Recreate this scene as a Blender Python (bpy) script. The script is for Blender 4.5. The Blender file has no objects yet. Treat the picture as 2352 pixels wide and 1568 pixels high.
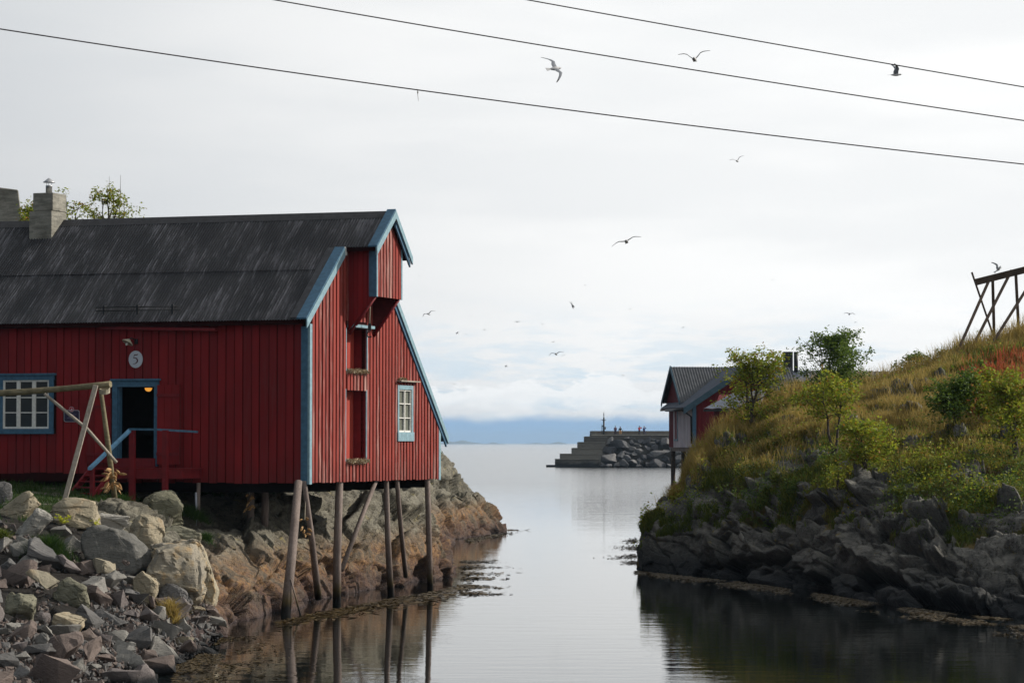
import bpy, bmesh, math, random
import numpy as np
from mathutils import Vector, Matrix, Euler
R = math.radians
random.seed(5)
rng = np.random.default_rng(5)
SC = bpy.context.scene
COL = SC.collection

# ------------------------------------------------------------------ camera
CAMH = 4.42                     # eye height above the water (a low bridge)
FPX, CX, CY, HZ = 6000.0, 1176.0, 784.0, 1017.7      # survey units measured on the photograph
TILT = math.atan((HZ - CY) / FPX)
cam = bpy.data.cameras.new("camera"); camo = bpy.data.objects.new("camera", cam); COL.objects.link(camo)
camo.location = (0, 0, CAMH); camo.rotation_euler = (math.pi / 2 + TILT, 0, 0)
cam.sensor_width = 36; cam.lens = 36 * FPX / 2352; cam.clip_start = 0.5; cam.clip_end = 90000
SC.camera = camo

# ------------------------------------------------------------------ sky, sun, exposure
SUN_EL, SUN_AZ_VEC = R(28), (0.964, 0.266)       # towards the sun: right of the view, a little beyond it
SUN_ROT = math.atan2(SUN_AZ_VEC[0], SUN_AZ_VEC[1])
SC.view_settings.view_transform = 'Standard'; SC.view_settings.look = 'None'
SC.view_settings.exposure = 0.08; SC.view_settings.gamma = 1.0; SC.view_settings.use_curve_mapping = False
world = bpy.data.worlds.new("World"); SC.world = world; world.use_nodes = True
wt = world.node_tree; wt.nodes.clear()
def wn(t, **k):
    n = wt.nodes.new(t)
    for a, b in k.items(): setattr(n, a, b)
    return n
def wl(a, b): wt.links.new(a, b)
def wmath(op, a, b=None, clamp=False):
    n = wn('ShaderNodeMath', operation=op, use_clamp=clamp)
    for i, v in enumerate((a, b)):
        if v is None: continue
        if hasattr(v, 'is_linked'): wl(v, n.inputs[i])
        else: n.inputs[i].default_value = v
    return n.outputs[0]
def wmix(f, a, b):
    n = wn('ShaderNodeMix', data_type='RGBA')
    for s, v in ((n.inputs[0], f), (n.inputs[6], a), (n.inputs[7], b)):
        if hasattr(v, 'is_linked'): wl(v, s)
        else: s.default_value = v if not isinstance(v, tuple) else (*v, 1)
    return n.outputs[2]
def wramp(v, a, b):
    n = wn('ShaderNodeMapRange', interpolation_type='SMOOTHSTEP')
    wl(v, n.inputs[0]); n.inputs[1].default_value = a; n.inputs[2].default_value = b
    return n.outputs[0]
sky = wn('ShaderNodeTexSky', sky_type='NISHITA', sun_disc=False, sun_elevation=SUN_EL, sun_rotation=SUN_ROT)
tc = wn('ShaderNodeTexCoord')
def wnoise(scale, loc, detail=5, rough=0.55, s=1.0):
    mp = wn('ShaderNodeMapping'); wl(tc.outputs['Generated'], mp.inputs[0]); mp.inputs['Scale'].default_value = scale; mp.inputs['Location'].default_value = loc
    n = wn('ShaderNodeTexNoise'); wl(mp.outputs[0], n.inputs['Vector']); n.inputs['Scale'].default_value = s
    n.inputs['Detail'].default_value = detail; n.inputs['Roughness'].default_value = rough
    return n.outputs['Fac']
sep = wn('ShaderNodeSeparateXYZ'); wl(tc.outputs['Generated'], sep.inputs[0])
zel = sep.outputs[2]
# brightness of the overcast layer: brighter towards the veiled sun, darker on the far side
dot = wn('ShaderNodeVectorMath', operation='DOT_PRODUCT'); wl(tc.outputs['Generated'], dot.inputs[0])
dot.inputs[1].default_value = (SUN_AZ_VEC[0] * math.cos(SUN_EL), SUN_AZ_VEC[1] * math.cos(SUN_EL), math.sin(SUN_EL))
near_sun = wramp(dot.outputs['Value'], -0.22, 0.40)
high = wmath('SUBTRACT', 1.0, wmath('MULTIPLY', wramp(zel, 0.16, 0.75), 0.45))      # unseen sky overhead dimmed to cut the ambient light
stretch = wnoise((3.2, 3.2, 16), (3, 1, 0), 4, 0.5)
stretch2 = wnoise((9, 9, 60), (1, 7, 0), 6, 0.55)
cov = wmath('ADD', wmath('MULTIPLY', stretch, 0.75), wmath('MULTIPLY', stretch2, 0.25))
grey = wmix(near_sun, (2.0, 2.3, 2.7), (10.1, 10.1, 10.0))
gm = wn('ShaderNodeVectorMath', operation='SCALE'); wl(grey, gm.inputs[0]); wl(high, gm.inputs['Scale']); grey = gm.outputs[0]
thick = wramp(cov, 0.40, 0.58)
grey2 = wmix(wmath('MULTIPLY', thick, 0.20), grey, (4.6, 5.1, 5.6))
clear = wmix(0.62, sky.outputs[0], (4.6, 6.4, 8.3))
# wispy thin places low over the sea
wis = wramp(wnoise((22, 22, 120), (5, 2, 3), 6, 0.6), 0.45, 0.60)
low = wmath('SUBTRACT', 1.0, wramp(zel, 0.022, 0.060))
over = wmix(wmath('MULTIPLY', wmath('MULTIPLY', wis, low), 0.6), grey2, (5.6, 7.2, 8.4))
# cumulus bank on the horizon, blue air beneath it
puff = wnoise((44, 44, 110), (2, 6, 1.3), 7, 0.6)
puff_t = wmath('ADD', zel, wmath('MULTIPLY', wmath('SUBTRACT', puff, 0.5), 0.030))
bright = wmath('MULTIPLY', wramp(puff_t, 0.0105, 0.0180), wmath('SUBTRACT', 1.0, wramp(puff_t, 0.0215, 0.0232)))
over2 = wmix(wmath('MULTIPLY', bright, 0.9), over, (9.5, 9.6, 9.6))
edge = wnoise((30, 30, 60), (8, 3, 2), 5, 0.55)
band = wmath('SUBTRACT', 1.0, wramp(wmath('ADD', zel, wmath('MULTIPLY', wmath('SUBTRACT', edge, 0.5), 0.010)), 0.0078, 0.0122))
final = wmix(wmath('MULTIPLY', band, 0.97), over2, wmix(0.9, sky.outputs[0], (2.6, 4.7, 7.5)))
final = wmix(0.03, final, clear)
bg = wn('ShaderNodeBackground'); wl(final, bg.inputs[0]); bg.inputs[1].default_value = 0.1
wo = wn('ShaderNodeOutputWorld'); wl(bg.outputs[0], wo.inputs[0])
sun = bpy.data.lights.new("sun", 'SUN'); sun.energy = 4.2; sun.angle = R(1.2); sun.color = (1.0, 0.93, 0.84)
suno = bpy.data.objects.new("sun", sun); COL.objects.link(suno); suno.location = (60, 20, 60)
sv = Vector((SUN_AZ_VEC[0] * math.cos(SUN_EL), SUN_AZ_VEC[1] * math.cos(SUN_EL), math.sin(SUN_EL)))
suno.rotation_euler = sv.to_track_quat('Z', 'Y').to_euler()

# ------------------------------------------------------------------ survey helpers
ST, CT = math.sin(TILT), math.cos(TILT)
def ray(px, py):
    dx, dy = (px - CX) / FPX, -(py - CY) / FPX
    return (dx, CT - dy * ST, ST + dy * CT)
def W(px, py, Y):
    d = ray(px, py); s = Y / d[1]
    return (d[0] * s, Y, CAMH + d[2] * s)
def on_vplane(px, py, P0, n):
    d = ray(px, py); t = (P0[0] * n[0] + P0[1] * n[1]) / (d[0] * n[0] + d[1] * n[1])
    return (d[0] * t, d[1] * t, CAMH + d[2] * t)
def zz(py, Y): return W(1176, py, Y)[2]

# ------------------------------------------------------------------ numpy noise
def h3(ix, iy, iz, seed):
    n = (ix.astype(np.int64) * 73856093) ^ (iy.astype(np.int64) * 19349663) ^ (iz.astype(np.int64) * 83492791) ^ (seed * 2654435761)
    n = (n & 0xffffffff).astype(np.uint64)
    n ^= n >> np.uint64(16); n = (n * np.uint64(0x7feb352d)) & np.uint64(0xffffffff)
    n ^= n >> np.uint64(15); n = (n * np.uint64(0x846ca68b)) & np.uint64(0xffffffff)
    n ^= n >> np.uint64(16)
    return n.astype(np.float64) / 4294967295.0
def vnoise(P, seed=0):
    I = np.floor(P).astype(np.int64); f = P - I; f = f * f * (3 - 2 * f); r = 0
    for a in (0, 1):
        for b in (0, 1):
            for c in (0, 1):
                w = (f[:, 0] if a else 1 - f[:, 0]) * (f[:, 1] if b else 1 - f[:, 1]) * (f[:, 2] if c else 1 - f[:, 2])
                r = r + w * h3(I[:, 0] + a, I[:, 1] + b, I[:, 2] + c, seed)
    return r
def fbm(P, seed=0, octv=4):
    r, a, t = 0, 1.0, 0
    for o in range(octv):
        r = r + a * vnoise(P * 2 ** o, seed + o); t += a; a *= .5
    return r / t
def facets(P, seed, slope=0.5, crack=0.1, cw=0.08):
    """blocky fractured stone: every cell is a tilted plane, the joints between cells are cut in"""
    I = np.floor(P).astype(np.int64); n = len(P)
    f1 = np.full(n, 9.); f2 = np.full(n, 9.); bc = np.zeros((n, 3), np.int64); bd = np.zeros((n, 3))
    for a in (-1, 0, 1):
        for b in (-1, 0, 1):
            for c in (-1, 0, 1):
                J = I + np.array([a, b, c])
                C = J + .5 + .85 * (np.stack([h3(J[:, 0], J[:, 1], J[:, 2], seed + k) for k in range(3)], 1) - .5)
                D = P - C; d = np.sqrt((D * D).sum(1)); m = d < f1
                f2 = np.where(m, f1, np.minimum(f2, d)); f1 = np.where(m, d, f1)
                bc[m] = J[m]; bd[m] = D[m]
    g = np.stack([h3(bc[:, 0], bc[:, 1], bc[:, 2], seed + 7 + k) - .5 for k in range(3)], 1) * 2 * slope
    o = h3(bc[:, 0], bc[:, 1], bc[:, 2], seed + 11) - .5
    e = np.clip((f2 - f1) / cw, 0, 1)
    return o + (g * bd).sum(1) - crack * (1 - e) ** 1.5, o

# ------------------------------------------------------------------ object helpers
MATS = {}
def wloc(o):
    v = Vector((0, 0, 0))
    while o is not None:
        v = v + o.location; o = o.parent
    return v
def tag(o, label=None, cat=None, group=None, kind=None):
    if label: o["label"] = label
    if cat: o["category"] = cat
    if group: o["group"] = group
    if kind: o["kind"] = kind
    return o
def empty(name, loc, label, cat, group=None, kind=None):
    o = bpy.data.objects.new(name, None); o.empty_display_size = .3; COL.objects.link(o); o.location = loc
    return tag(o, label, cat, group, kind)
def np_mesh(name, V, Fq, mats, parent=None, origin=None, smooth=False, midx=None):
    """V (n,3) world coordinates, Fq (m,3|4) indices"""
    V = np.asarray(V, np.float32); Fq = np.asarray(Fq, np.int32); k = Fq.shape[1]
    base = wloc(parent) if parent else Vector(origin if origin is not None else (0, 0, 0))
    me = bpy.data.meshes.new(name); me.vertices.add(len(V)); me.vertices.foreach_set('co', (V - np.array(base, np.float32)).ravel())
    me.loops.add(Fq.size); me.loops.foreach_set('vertex_index', Fq.ravel())
    me.polygons.add(len(Fq)); me.polygons.foreach_set('loop_start', np.arange(0, Fq.size, k, dtype=np.int32))
    if midx is not None: me.polygons.foreach_set('material_index', np.asarray(midx, np.int32))
    me.polygons.foreach_set('use_smooth', np.full(len(Fq), smooth))
    me.update(calc_edges=True); me.validate()
    for m in (mats if isinstance(mats, (list, tuple)) else [mats]): me.materials.append(m)
    o = bpy.data.objects.new(name, me); COL.objects.link(o)
    if parent: o.parent = parent
    else: o.location = base
    return o
class MB:
    def __init__(s): s.v = []; s.f = []; s.m = []; s.sm = []
    def add(s, V, Fc, mi=0, smooth=False):
        k = len(s.v); s.v += [tuple(p) for p in V]
        for f in Fc: s.f.append([i + k for i in f]); s.m.append(mi); s.sm.append(smooth)
    def box8(s, P, mi=0):     # P: 4 bottom ring, 4 top ring
        s.add(P, [(3, 2, 1, 0), (4, 5, 6, 7), (0, 1, 5, 4), (1, 2, 6, 5), (2, 3, 7, 6), (3, 0, 4, 7)], mi)
    def box(s, c, d, mi=0, rot=None):
        P = []
        for z in (-1, 1):
            for x, y in ((-1, -1), (1, -1), (1, 1), (-1, 1)):
                p = Vector((x * d[0] / 2, y * d[1] / 2, z * d[2] / 2))
                if rot is not None: p = rot @ p
                P.append(Vector(c) + p)
        s.box8(P, mi)
    def prism(s, poly, vec, mi=0):
        n = len(poly); A = [Vector(p) for p in poly]; B = [p + Vector(vec) for p in A]
        s.add(A + B, [tuple(range(n))[::-1], tuple(range(n, 2 * n))] + [(i, (i + 1) % n, n + (i + 1) % n, n + i) for i in range(n)], mi)
    def tube(s, pts, rad, n=8, mi=0, cap=True, jit=0.0):
        pts = [Vector(p) for p in pts]
        if not isinstance(rad, (list, tuple)): rad = [rad] * len(pts)
        k0 = len(s.v); ref = Vector((.3, .2, 1)) if abs((pts[-1] - pts[0]).normalized().z) < .9 else Vector((1, .2, 0))
        for i, p in enumerate(pts):
            t = (pts[min(i + 1, len(pts) - 1)] - pts[max(i - 1, 0)]).normalized()
            u = t.cross(ref).normalized(); w = t.cross(u)
            for j in range(n):
                a = 2 * math.pi * j / n; r = rad[i] * (1 + jit * (random.random() - .5))
                s.v.append(tuple(p + u * math.cos(a) * r + w * math.sin(a) * r))
        for i in range(len(pts) - 1):
            for j in range(n):
                a, b = k0 + i * n + j, k0 + i * n + (j + 1) % n
                s.f.append([a, b, b + n, a + n]); s.m.append(mi); s.sm.append(n > 5)
        if cap:
            s.f.append([k0 + j for j in range(n)][::-1]); s.m.append(mi); s.sm.append(False)
            k = k0 + (len(pts) - 1) * n
            s.f.append([k + j for j in range(n)]); s.m.append(mi); s.sm.append(False)
    def lathe(s, c, prof, n=12, mi=0, axis=None):
        q = Vector(axis).to_track_quat('Z', 'Y') if axis is not None else None
        k0 = len(s.v)
        for r, z in prof:
            for j in range(n):
                a = 2 * math.pi * j / n; p = Vector((r * math.cos(a), r * math.sin(a), z))
                if q: p = q @ p
                s.v.append(tuple(Vector(c) + p))
        for i in range(len(prof) - 1):
            for j in range(n):
                a, b = k0 + i * n + j, k0 + i * n + (j + 1) % n
                s.f.append([a, b, b + n, a + n]); s.m.append(mi); s.sm.append(True)
        s.f.append([k0 + j for j in range(n)][::-1]); s.m.append(mi); s.sm.append(False)
        k = k0 + (len(prof) - 1) * n
        s.f.append([k + j for j in range(n)]); s.m.append(mi); s.sm.append(False)
    def build(s, name, mats, parent=None, origin=None, bevel=0):
        V = [Vector(p) for p in s.v]
        if parent: base = wloc(parent)
        elif origin is not None: base = Vector(origin)
        else:
            xs = [p.x for p in V]; ys = [p.y for p in V]; zs = [p.z for p in V]
            base = Vector(((min(xs) + max(xs)) / 2, (min(ys) + max(ys)) / 2, min(zs)))
        me = bpy.data.meshes.new(name); me.from_pydata([tuple(p - base) for p in V], [], s.f)
        for m in (mats if isinstance(mats, (list, tuple)) else [mats]): me.materials.append(m)
        me.polygons.foreach_set('material_index', s.m); me.polygons.foreach_set('use_smooth', s.sm)
        bm = bmesh.new(); bm.from_mesh(me); bmesh.ops.recalc_face_normals(bm, faces=bm.faces)
        if bevel: bmesh.ops.bevel(bm, geom=list(bm.edges), offset=bevel, segments=1, affect='EDGES', clamp_overlap=True)
        bm.to_mesh(me); bm.free(); me.update()
        o = bpy.data.objects.new(name, me); COL.objects.link(o)
        if parent: o.parent = parent
        else: o.location = base
        return o
def copy_tree(o, parent=None):
    c = o.copy(); COL.objects.link(c)
    if parent: c.parent = parent
    for ch in list(o.children): copy_tree(ch, c)
    return c

# ------------------------------------------------------------------ materials
class NT:
    def __init__(s, name):
        s.m = bpy.data.materials.new(name); s.m.use_nodes = True; s.t = s.m.node_tree; s.t.nodes.clear()
        s.out = s.n('ShaderNodeOutputMaterial'); s.b = s.n('ShaderNodeBsdfPrincipled'); s.l(s.b.outputs[0], s.out.inputs[0])
        MATS[name] = s.m
    def n(s, t, **k):
        n = s.t.nodes.new(t)
        for a, b in k.items(): setattr(n, a, b)
        return n
    def l(s, a, b): s.t.links.new(a, b)
    def put(s, sock, v):
        if hasattr(v, 'is_linked'): s.l(v, sock)
        elif isinstance(v, tuple) and len(v) == 3 and sock.type == 'RGBA': sock.default_value = (*v, 1)
        else: sock.default_value = v
    def coord(s, scale=(1, 1, 1), kind='world', rot=(0, 0, 0), loc=(0, 0, 0)):
        src = s.n('ShaderNodeNewGeometry').outputs['Position'] if kind == 'world' else s.n('ShaderNodeTexCoord').outputs['Object']
        m = s.n('ShaderNodeMapping'); s.l(src, m.inputs[0]); m.inputs['Scale'].default_value = scale
        m.inputs['Rotation'].default_value = rot; m.inputs['Location'].default_value = loc
        return m.outputs[0]
    def coord2(s, rotz, scale):
        src = s.n('ShaderNodeTexCoord').outputs['Object']; a = s.n('ShaderNodeMapping'); s.l(src, a.inputs[0]); a.inputs['Rotation'].default_value = (0, 0, rotz)
        m = s.n('ShaderNodeMapping'); s.l(a.outputs[0], m.inputs[0]); m.inputs['Scale'].default_value = scale; return m.outputs[0]
    def noise(s, co, sc=1, det=4, rough=.55, dist=0):
        n = s.n('ShaderNodeTexNoise'); s.l(co, n.inputs['Vector']); n.inputs['Scale'].default_value = sc
        n.inputs['Detail'].default_value = det; n.inputs['Roughness'].default_value = rough; n.inputs['Distortion'].default_value = dist
        return n.outputs['Fac']
    def vor(s, co, sc=1, feat='DISTANCE_TO_EDGE', out='Distance'):
        n = s.n('ShaderNodeTexVoronoi', feature=feat); s.l(co, n.inputs['Vector']); n.inputs['Scale'].default_value = sc
        return n.outputs[out]
    def ramp(s, v, a, b, c=0., d=1.):
        n = s.n('ShaderNodeMapRange', interpolation_type='SMOOTHSTEP'); s.put(n.inputs[0], v)
        for i, x in enumerate((a, b, c, d)): n.inputs[i + 1].default_value = x
        return n.outputs[0]
    def mth(s, op, a, b=0.):
        n = s.n('ShaderNodeMath', operation=op); s.put(n.inputs[0], a); s.put(n.inputs[1], b); return n.outputs[0]
    def mix(s, f, a, b, bt='MIX'):
        n = s.n('ShaderNodeMix', data_type='RGBA', blend_type=bt); s.put(n.inputs[0], f); s.put(n.inputs[6], a); s.put(n.inputs[7], b); return n.outputs[2]
    def bump(s, h, st=.3, dist=.02, nrm=None):
        n = s.n('ShaderNodeBump'); s.l(h, n.inputs['Height']); n.inputs['Strength'].default_value = st; n.inputs['Distance'].default_value = dist
        if nrm is not None: s.l(nrm, n.inputs['Normal'])
        s.l(n.outputs[0], s.b.inputs['Normal']); return n.outputs[0]
    def rand(s): return s.n('ShaderNodeObjectInfo').outputs['Random']
    def island(s): return s.n('ShaderNodeNewGeometry').outputs['Random Per Island']
    def z(s):
        q = s.n('ShaderNodeSeparateXYZ'); s.l(s.n('ShaderNodeNewGeometry').outputs['Position'], q.inputs[0]); return q.outputs[2]
    def attr(s, name): return s.n('ShaderNodeAttribute', attribute_name=name).outputs['Fac']
    def up(s):
        q = s.n('ShaderNodeSeparateXYZ'); s.l(s.n('ShaderNodeNewGeometry').outputs['Normal'], q.inputs[0]); return q.outputs[2]
    def fin(s, col, rough=.8, spec=.3, metal=0.):
        s.put(s.b.inputs['Base Color'], col); s.put(s.b.inputs['Roughness'], rough)
        s.b.inputs['Specular IOR Level'].default_value = spec; s.b.inputs['Metallic'].default_value = metal
        return s.m
def painted_boards(name, c1, c2, worn, wear=.5, rough=.75):
    t = NT(name); co = t.coord((22, 22, 1.1))
    streak = t.noise(co, 1, 6, .65)
    big = t.noise(t.coord((1.3, 1.3, .5)), 1, 3)
    col = t.mix(t.rand(), c1, c2)
    col = t.mix(t.mth('MULTIPLY', t.ramp(big, .40, .62), .5), col, tuple(x * .6 for x in c1))
    foot = t.noise(t.coord((14, 14, .8)), 1, 4, .6); zf_ = t.ramp(t.mth('ADD', t.z(), t.mth('MULTIPLY', foot, -1.6)), 3.3, 2.6); col = t.mix(t.mth('MULTIPLY', zf_, .55), col, tuple(x * .45 + .006 for x in c1))
    flake = t.ramp(t.mth('ADD', t.mth('MULTIPLY', streak, .7), t.mth('MULTIPLY', t.mth('ADD', big, t.mth('MULTIPLY', t.rand(), .5)), .25)), .56, .72)
    col = t.mix(t.mth('MULTIPLY', flake, wear), col, worn)
    t.bump(streak, .35, .008)
    return t.fin(col, rough, .25)
def plain(name, c, rough=.7, spec=.3, metal=0., var=.25, sc=6, bump=.15):
    t = NT(name); n = t.noise(t.coord((sc,) * 3), 1, 5, .6)
    col = t.mix(t.ramp(n, .3, .7), tuple(x * (1 - var) for x in c), tuple(min(1, x * (1 + var)) for x in c))
    if bump: t.bump(n, bump, .01)
    return t.fin(col, rough, spec, metal)
M_RED = painted_boards('deep_red_boards', (.235, .0125, .0150), (.165, .0090, .0115), (.13, .035, .035), .42, .7)
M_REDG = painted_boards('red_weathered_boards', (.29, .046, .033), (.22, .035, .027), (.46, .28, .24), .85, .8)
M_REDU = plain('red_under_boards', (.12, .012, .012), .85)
M_GAP = plain('painted_shade_boards', (.022, .004, .004), .9, .1)  # near-black base colour stands in for shade between boards and under the roof
M_REDT = plain('red_trim', (.165, .010, .014), .6, var=.15)
M_REDD = painted_boards('red_door_boards', (.40, .052, .034), (.36, .045, .03), (.46, .15, .07), .35, .75)
M_BLUE = plain('shaded_blue_trim', (.050, .128, .205), .55, .35, var=.18, sc=9)  # trim blue with the shade put into its colour, for unlit faces
M_BLUEL = plain('sunlit_blue_trim', (.21, .335, .385), .6, .3, var=.15, sc=9)  # same trim with sunlight put into its colour, for lit faces
M_WHITE = plain('white_paint', (.70, .69, .64), .6, .3, var=.12, sc=14)
M_GLASS = None
t = NT('window_glass'); n = t.noise(t.coord((2, 2, 2)), 1, 2); t.bump(n, .1, .02)
M_GLASS = t.fin((.012, .013, .011), .10, .22)
t = NT('pale_window_glass'); t.bump(t.noise(t.coord((2, 2, 2)), 1, 2), .1, .02); M_GLASS2 = t.fin((.16, .17, .14), .12, .5)
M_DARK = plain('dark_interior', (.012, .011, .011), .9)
M_BLACK = plain('black_metal', (.015, .016, .018), .5, .4)
M_ZINC = plain('zinc', (.52, .53, .54), .38, .5, .85, var=.2, sc=12)
def wood(name, c1, c2, sc=(40, 40, 2.5), wetz=None):
    t = NT(name); g = t.noise(t.coord(sc), 1, 6, .65, .6); b = t.noise(t.coord((3, 3, 1.3)), 1, 3)
    col = t.mix(t.ramp(g, .3, .7), c1, c2); col = t.mix(t.mth('MULTIPLY', t.ramp(b, .4, .7), .5), col, tuple(x * .55 for x in c1))
    if wetz:
        z = t.mth('ADD', t.z(), t.mth('MULTIPLY', b, .3))
        col = t.mix(t.ramp(z, wetz + .55, wetz + .1), col, (.075, .055, .02))
        col = t.mix(t.ramp(z, wetz + .22, wetz - .05), col, (.012, .011, .010))
    t.bump(g, .5, .012); return t.fin(col, .8, .25)
M_POST = wood('weathered_stilt_wood', (.135, .105, .09), (.25, .20, .175), wetz=.35)
M_POLE = wood('grey_pole_wood', (.25, .215, .17), (.42, .37, .31))
M_LOG = wood('mossy_log_wood', (.15, .125, .07), (.27, .23, .14), sc=(6, 6, 30))
M_RACK = wood('dark_rack_wood', (.085, .06, .045), (.15, .11, .08))
M_NEST = plain('dry_nest_grass', (.42, .36, .25), .95, var=.5, sc=40, bump=.8)
M_FISH = plain('dried_fish', (.38, .23, .10), .7, var=.6, sc=25, bump=.5)
M_ROPE = plain('rope', (.40, .36, .27), .9)
# roof: weathered dark corrugated metal with pale streaks running down the slope
t = NT('corrugated_roof')
geo = t.coord2(R(16.7), (13.0, .8, .8)); s1 = t.noise(geo, 1, 6, .7)
s2 = t.noise(t.coord((1.2, .6, .6), 'object'), 1, 3); s3 = t.noise(t.coord2(R(16.7), (40, 6, 6)), 1, 4, .7)
c = t.mix(t.ramp(s2, .35, .65), (.015, .016, .020), (.034, .034, .038))
c = t.mix(t.mth('MULTIPLY', t.ramp(t.mth('ADD', t.mth('ADD', t.mth('MULTIPLY', s1, .70), t.mth('MULTIPLY', s3, .22)), t.mth('MULTIPLY', s2, .30)), .60, .76), .62), c, (.19, .19, .21))
c = t.mix(t.mth('MULTIPLY', t.ramp(s3, .62, .75), .35), c, (.10, .065, .05))
t.bump(s3, .2, .004); M_ROOF = t.fin(c, .62, .35)
t = NT('concrete'); n1 = t.noise(t.coord((2.2, 2.2, 9)), 1, 6, .65); n2 = t.noise(t.coord((14, 14, 14)), 1, 4, .7); n3 = t.noise(t.coord((.9, .9, .9)), 1, 3)
c = t.mix(t.ramp(n1, .3, .7), (.16, .155, .13), (.34, .325, .275)); c = t.mix(t.mth('MULTIPLY', t.ramp(n2, .55, .75), .7), c, (.08, .075, .062))
c = t.mix(t.mth('MULTIPLY', t.ramp(n3, .5, .7), .5), c, (.13, .12, .095)); t.bump(t.mth('ADD', n1, n2), .6, .03); M_CONC = t.fin(c, .9, .2)
t = NT('sea_concrete'); n1 = t.noise(t.coord((.5, .5, 1.2)), 1, 6, .65)
c = t.mix(t.ramp(t.mth('ADD', t.mth('MULTIPLY', n1, .6), t.mth('MULTIPLY', t.rand(), .4)), .3, .7), (.085, .08, .07), (.19, .18, .155)); c = t.mix(t.ramp(t.mth('ADD', t.z(), n1), 1.7, .9), c, (.02, .022, .022)); t.bump(n1, .4, .1); M_SEAC = t.fin(c, .9, .2)
def rock_mat(name, g1, g2, warm, wetband=True, dark=(.018, .018, .019), lichen=(.30, .25, .08), lw=.25, scale=1., warmz=(.5, 1.9), attrs=False):
    t = NT(name)
    co = t.coord((scale,) * 3)
    a = t.noise(co, 1.1, 5, .6); b = t.noise(co, 6, 6, .68, .4); cfine = t.noise(co, 30, 4, .7)
    strat = t.noise(t.coord((3 * scale, 3 * scale, 14 * scale), rot=(.5, .3, 0)), 1, 5, .65, 1.2)
    col = t.mix(t.ramp(a, .35, .65), g1, g2)
    col = t.mix(t.mth('MULTIPLY', t.ramp(strat, .45, .7), .45), col, tuple(x * .5 for x in g1))
    col = t.mix(t.mth('MULTIPLY', t.ramp(b, .55, .72), .5), col, tuple(min(.6, x * 1.5) for x in g2))
    col = t.mix(t.mth('MULTIPLY', t.ramp(cfine, .56, .72), .45), col, tuple(x * .4 for x in g1))
    if warm:
        zz_ = t.mth('ADD', t.z(), t.mth('MULTIPLY', t.mth('SUBTRACT', a, .5), 1.6))
        up_ = t.ramp(zz_, warmz[1] + .5, warmz[1] - .5)
        col = t.mix(t.mth('MULTIPLY', up_, t.ramp(a, .38, .56, .25, .9)), col, t.mix(t.ramp(b, .35, .65), warm[0], warm[1]))
    if lw:
        l = t.mth('MULTIPLY', t.ramp(t.noise(co, 2.3, 5, .7), .60, .68), t.ramp(t.z(), .7, 1.3))
        col = t.mix(t.mth('MULTIPLY', l, lw), col, lichen)
    wv = t.n('ShaderNodeVectorMath', operation='ADD'); t.l(t.coord((.55 * scale, .8 * scale, 1.3 * scale), rot=(.4, .5, .2)), wv.inputs[0]); nn_ = t.n('ShaderNodeTexNoise'); t.l(t.coord((1.3,) * 3), nn_.inputs['Vector']); t.l(nn_.outputs['Color'], wv.inputs[1]); crk = t.vor(wv.outputs[0], 1.5)
    # the hairline joints
    col = t.mix(t.ramp(crk, .030, 0.0, 0, .75), col, tuple(x * .25 for x in g1))
    rough = .85
    if wetband:
        wz = t.mth('ADD', t.z(), t.mth('MULTIPLY', a, -.5))
        wet = t.ramp(wz, wetband if not isinstance(wetband, bool) else -.08, -.30 if isinstance(wetband, bool) else -.1)
        col = t.mix(wet, col, dark); rough = t.mix(wet, (.88,) * 3, (.72,) * 3)
    h = t.mth('ADD', t.mth('ADD', t.mth('MULTIPLY', b, .9), t.mth('MULTIPLY', cfine, .35)), t.mth('MULTIPLY', t.ramp(crk, 0, .05), .5))
    h = t.mth('ADD', h, t.mth('MULTIPLY', strat, .8))
    t.bump(h, .8, .07 / scale)
    return t, col, rough
t, c, r = rock_mat('shore_rock', (.105, .098, .076), (.215, .20, .155), ((.115, .062, .046), (.30, .160, .058)), lw=.5, warmz=(.5, 1.5))
g = t.attr('turf'); tn = t.noise(t.coord((9, 9, 9)), 1, 5, .7)
c = t.mix(t.ramp(t.mth('ADD', g, t.mth('MULTIPLY', t.mth('SUBTRACT', tn, .5), .7)), .4, .6), c, t.mix(tn, (.018, .030, .008), (.05, .075, .018)))
dk = t.attr('soil'); c = t.mix(t.ramp(dk, .3, .7), c, (.022, .019, .016))
pz = t.ramp(t.mth('ADD', t.z(), t.mth('MULTIPLY', t.noise(t.coord((1.1, 1.1, 1.1)), 1, 4, .6), -1.3)), .35, -.35); c = t.mix(t.mth('MULTIPLY', pz, .7), c, (.060, .040, .038))
M_SHORE = t.fin(c, r, .2)
t, c, r = rock_mat('cliff_rock', (.088, .085, .076), (.215, .205, .178), None, wetband=1.05, dark=(.015, .017, .019), lichen=(.22, .17, .045), lw=.75)
g = t.attr('turf'); tn = t.noise(t.coord((5, 5, 5)), 1, 6, .7); tb = t.noise(t.coord((.5, .5, .5)), 1, 3)
turf = t.mix(t.ramp(tn, .3, .7), (.035, .045, .009), (.13, .125, .03)); turf = t.mix(t.ramp(tb, .4, .6), turf, (.13, .095, .035))
c = t.mix(t.ramp(t.mth('ADD', g, t.mth('MULTIPLY', t.mth('SUBTRACT', tn, .5), .5)), .42, .55), c, turf)
M_CLIFF = t.fin(c, r, .18)
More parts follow.
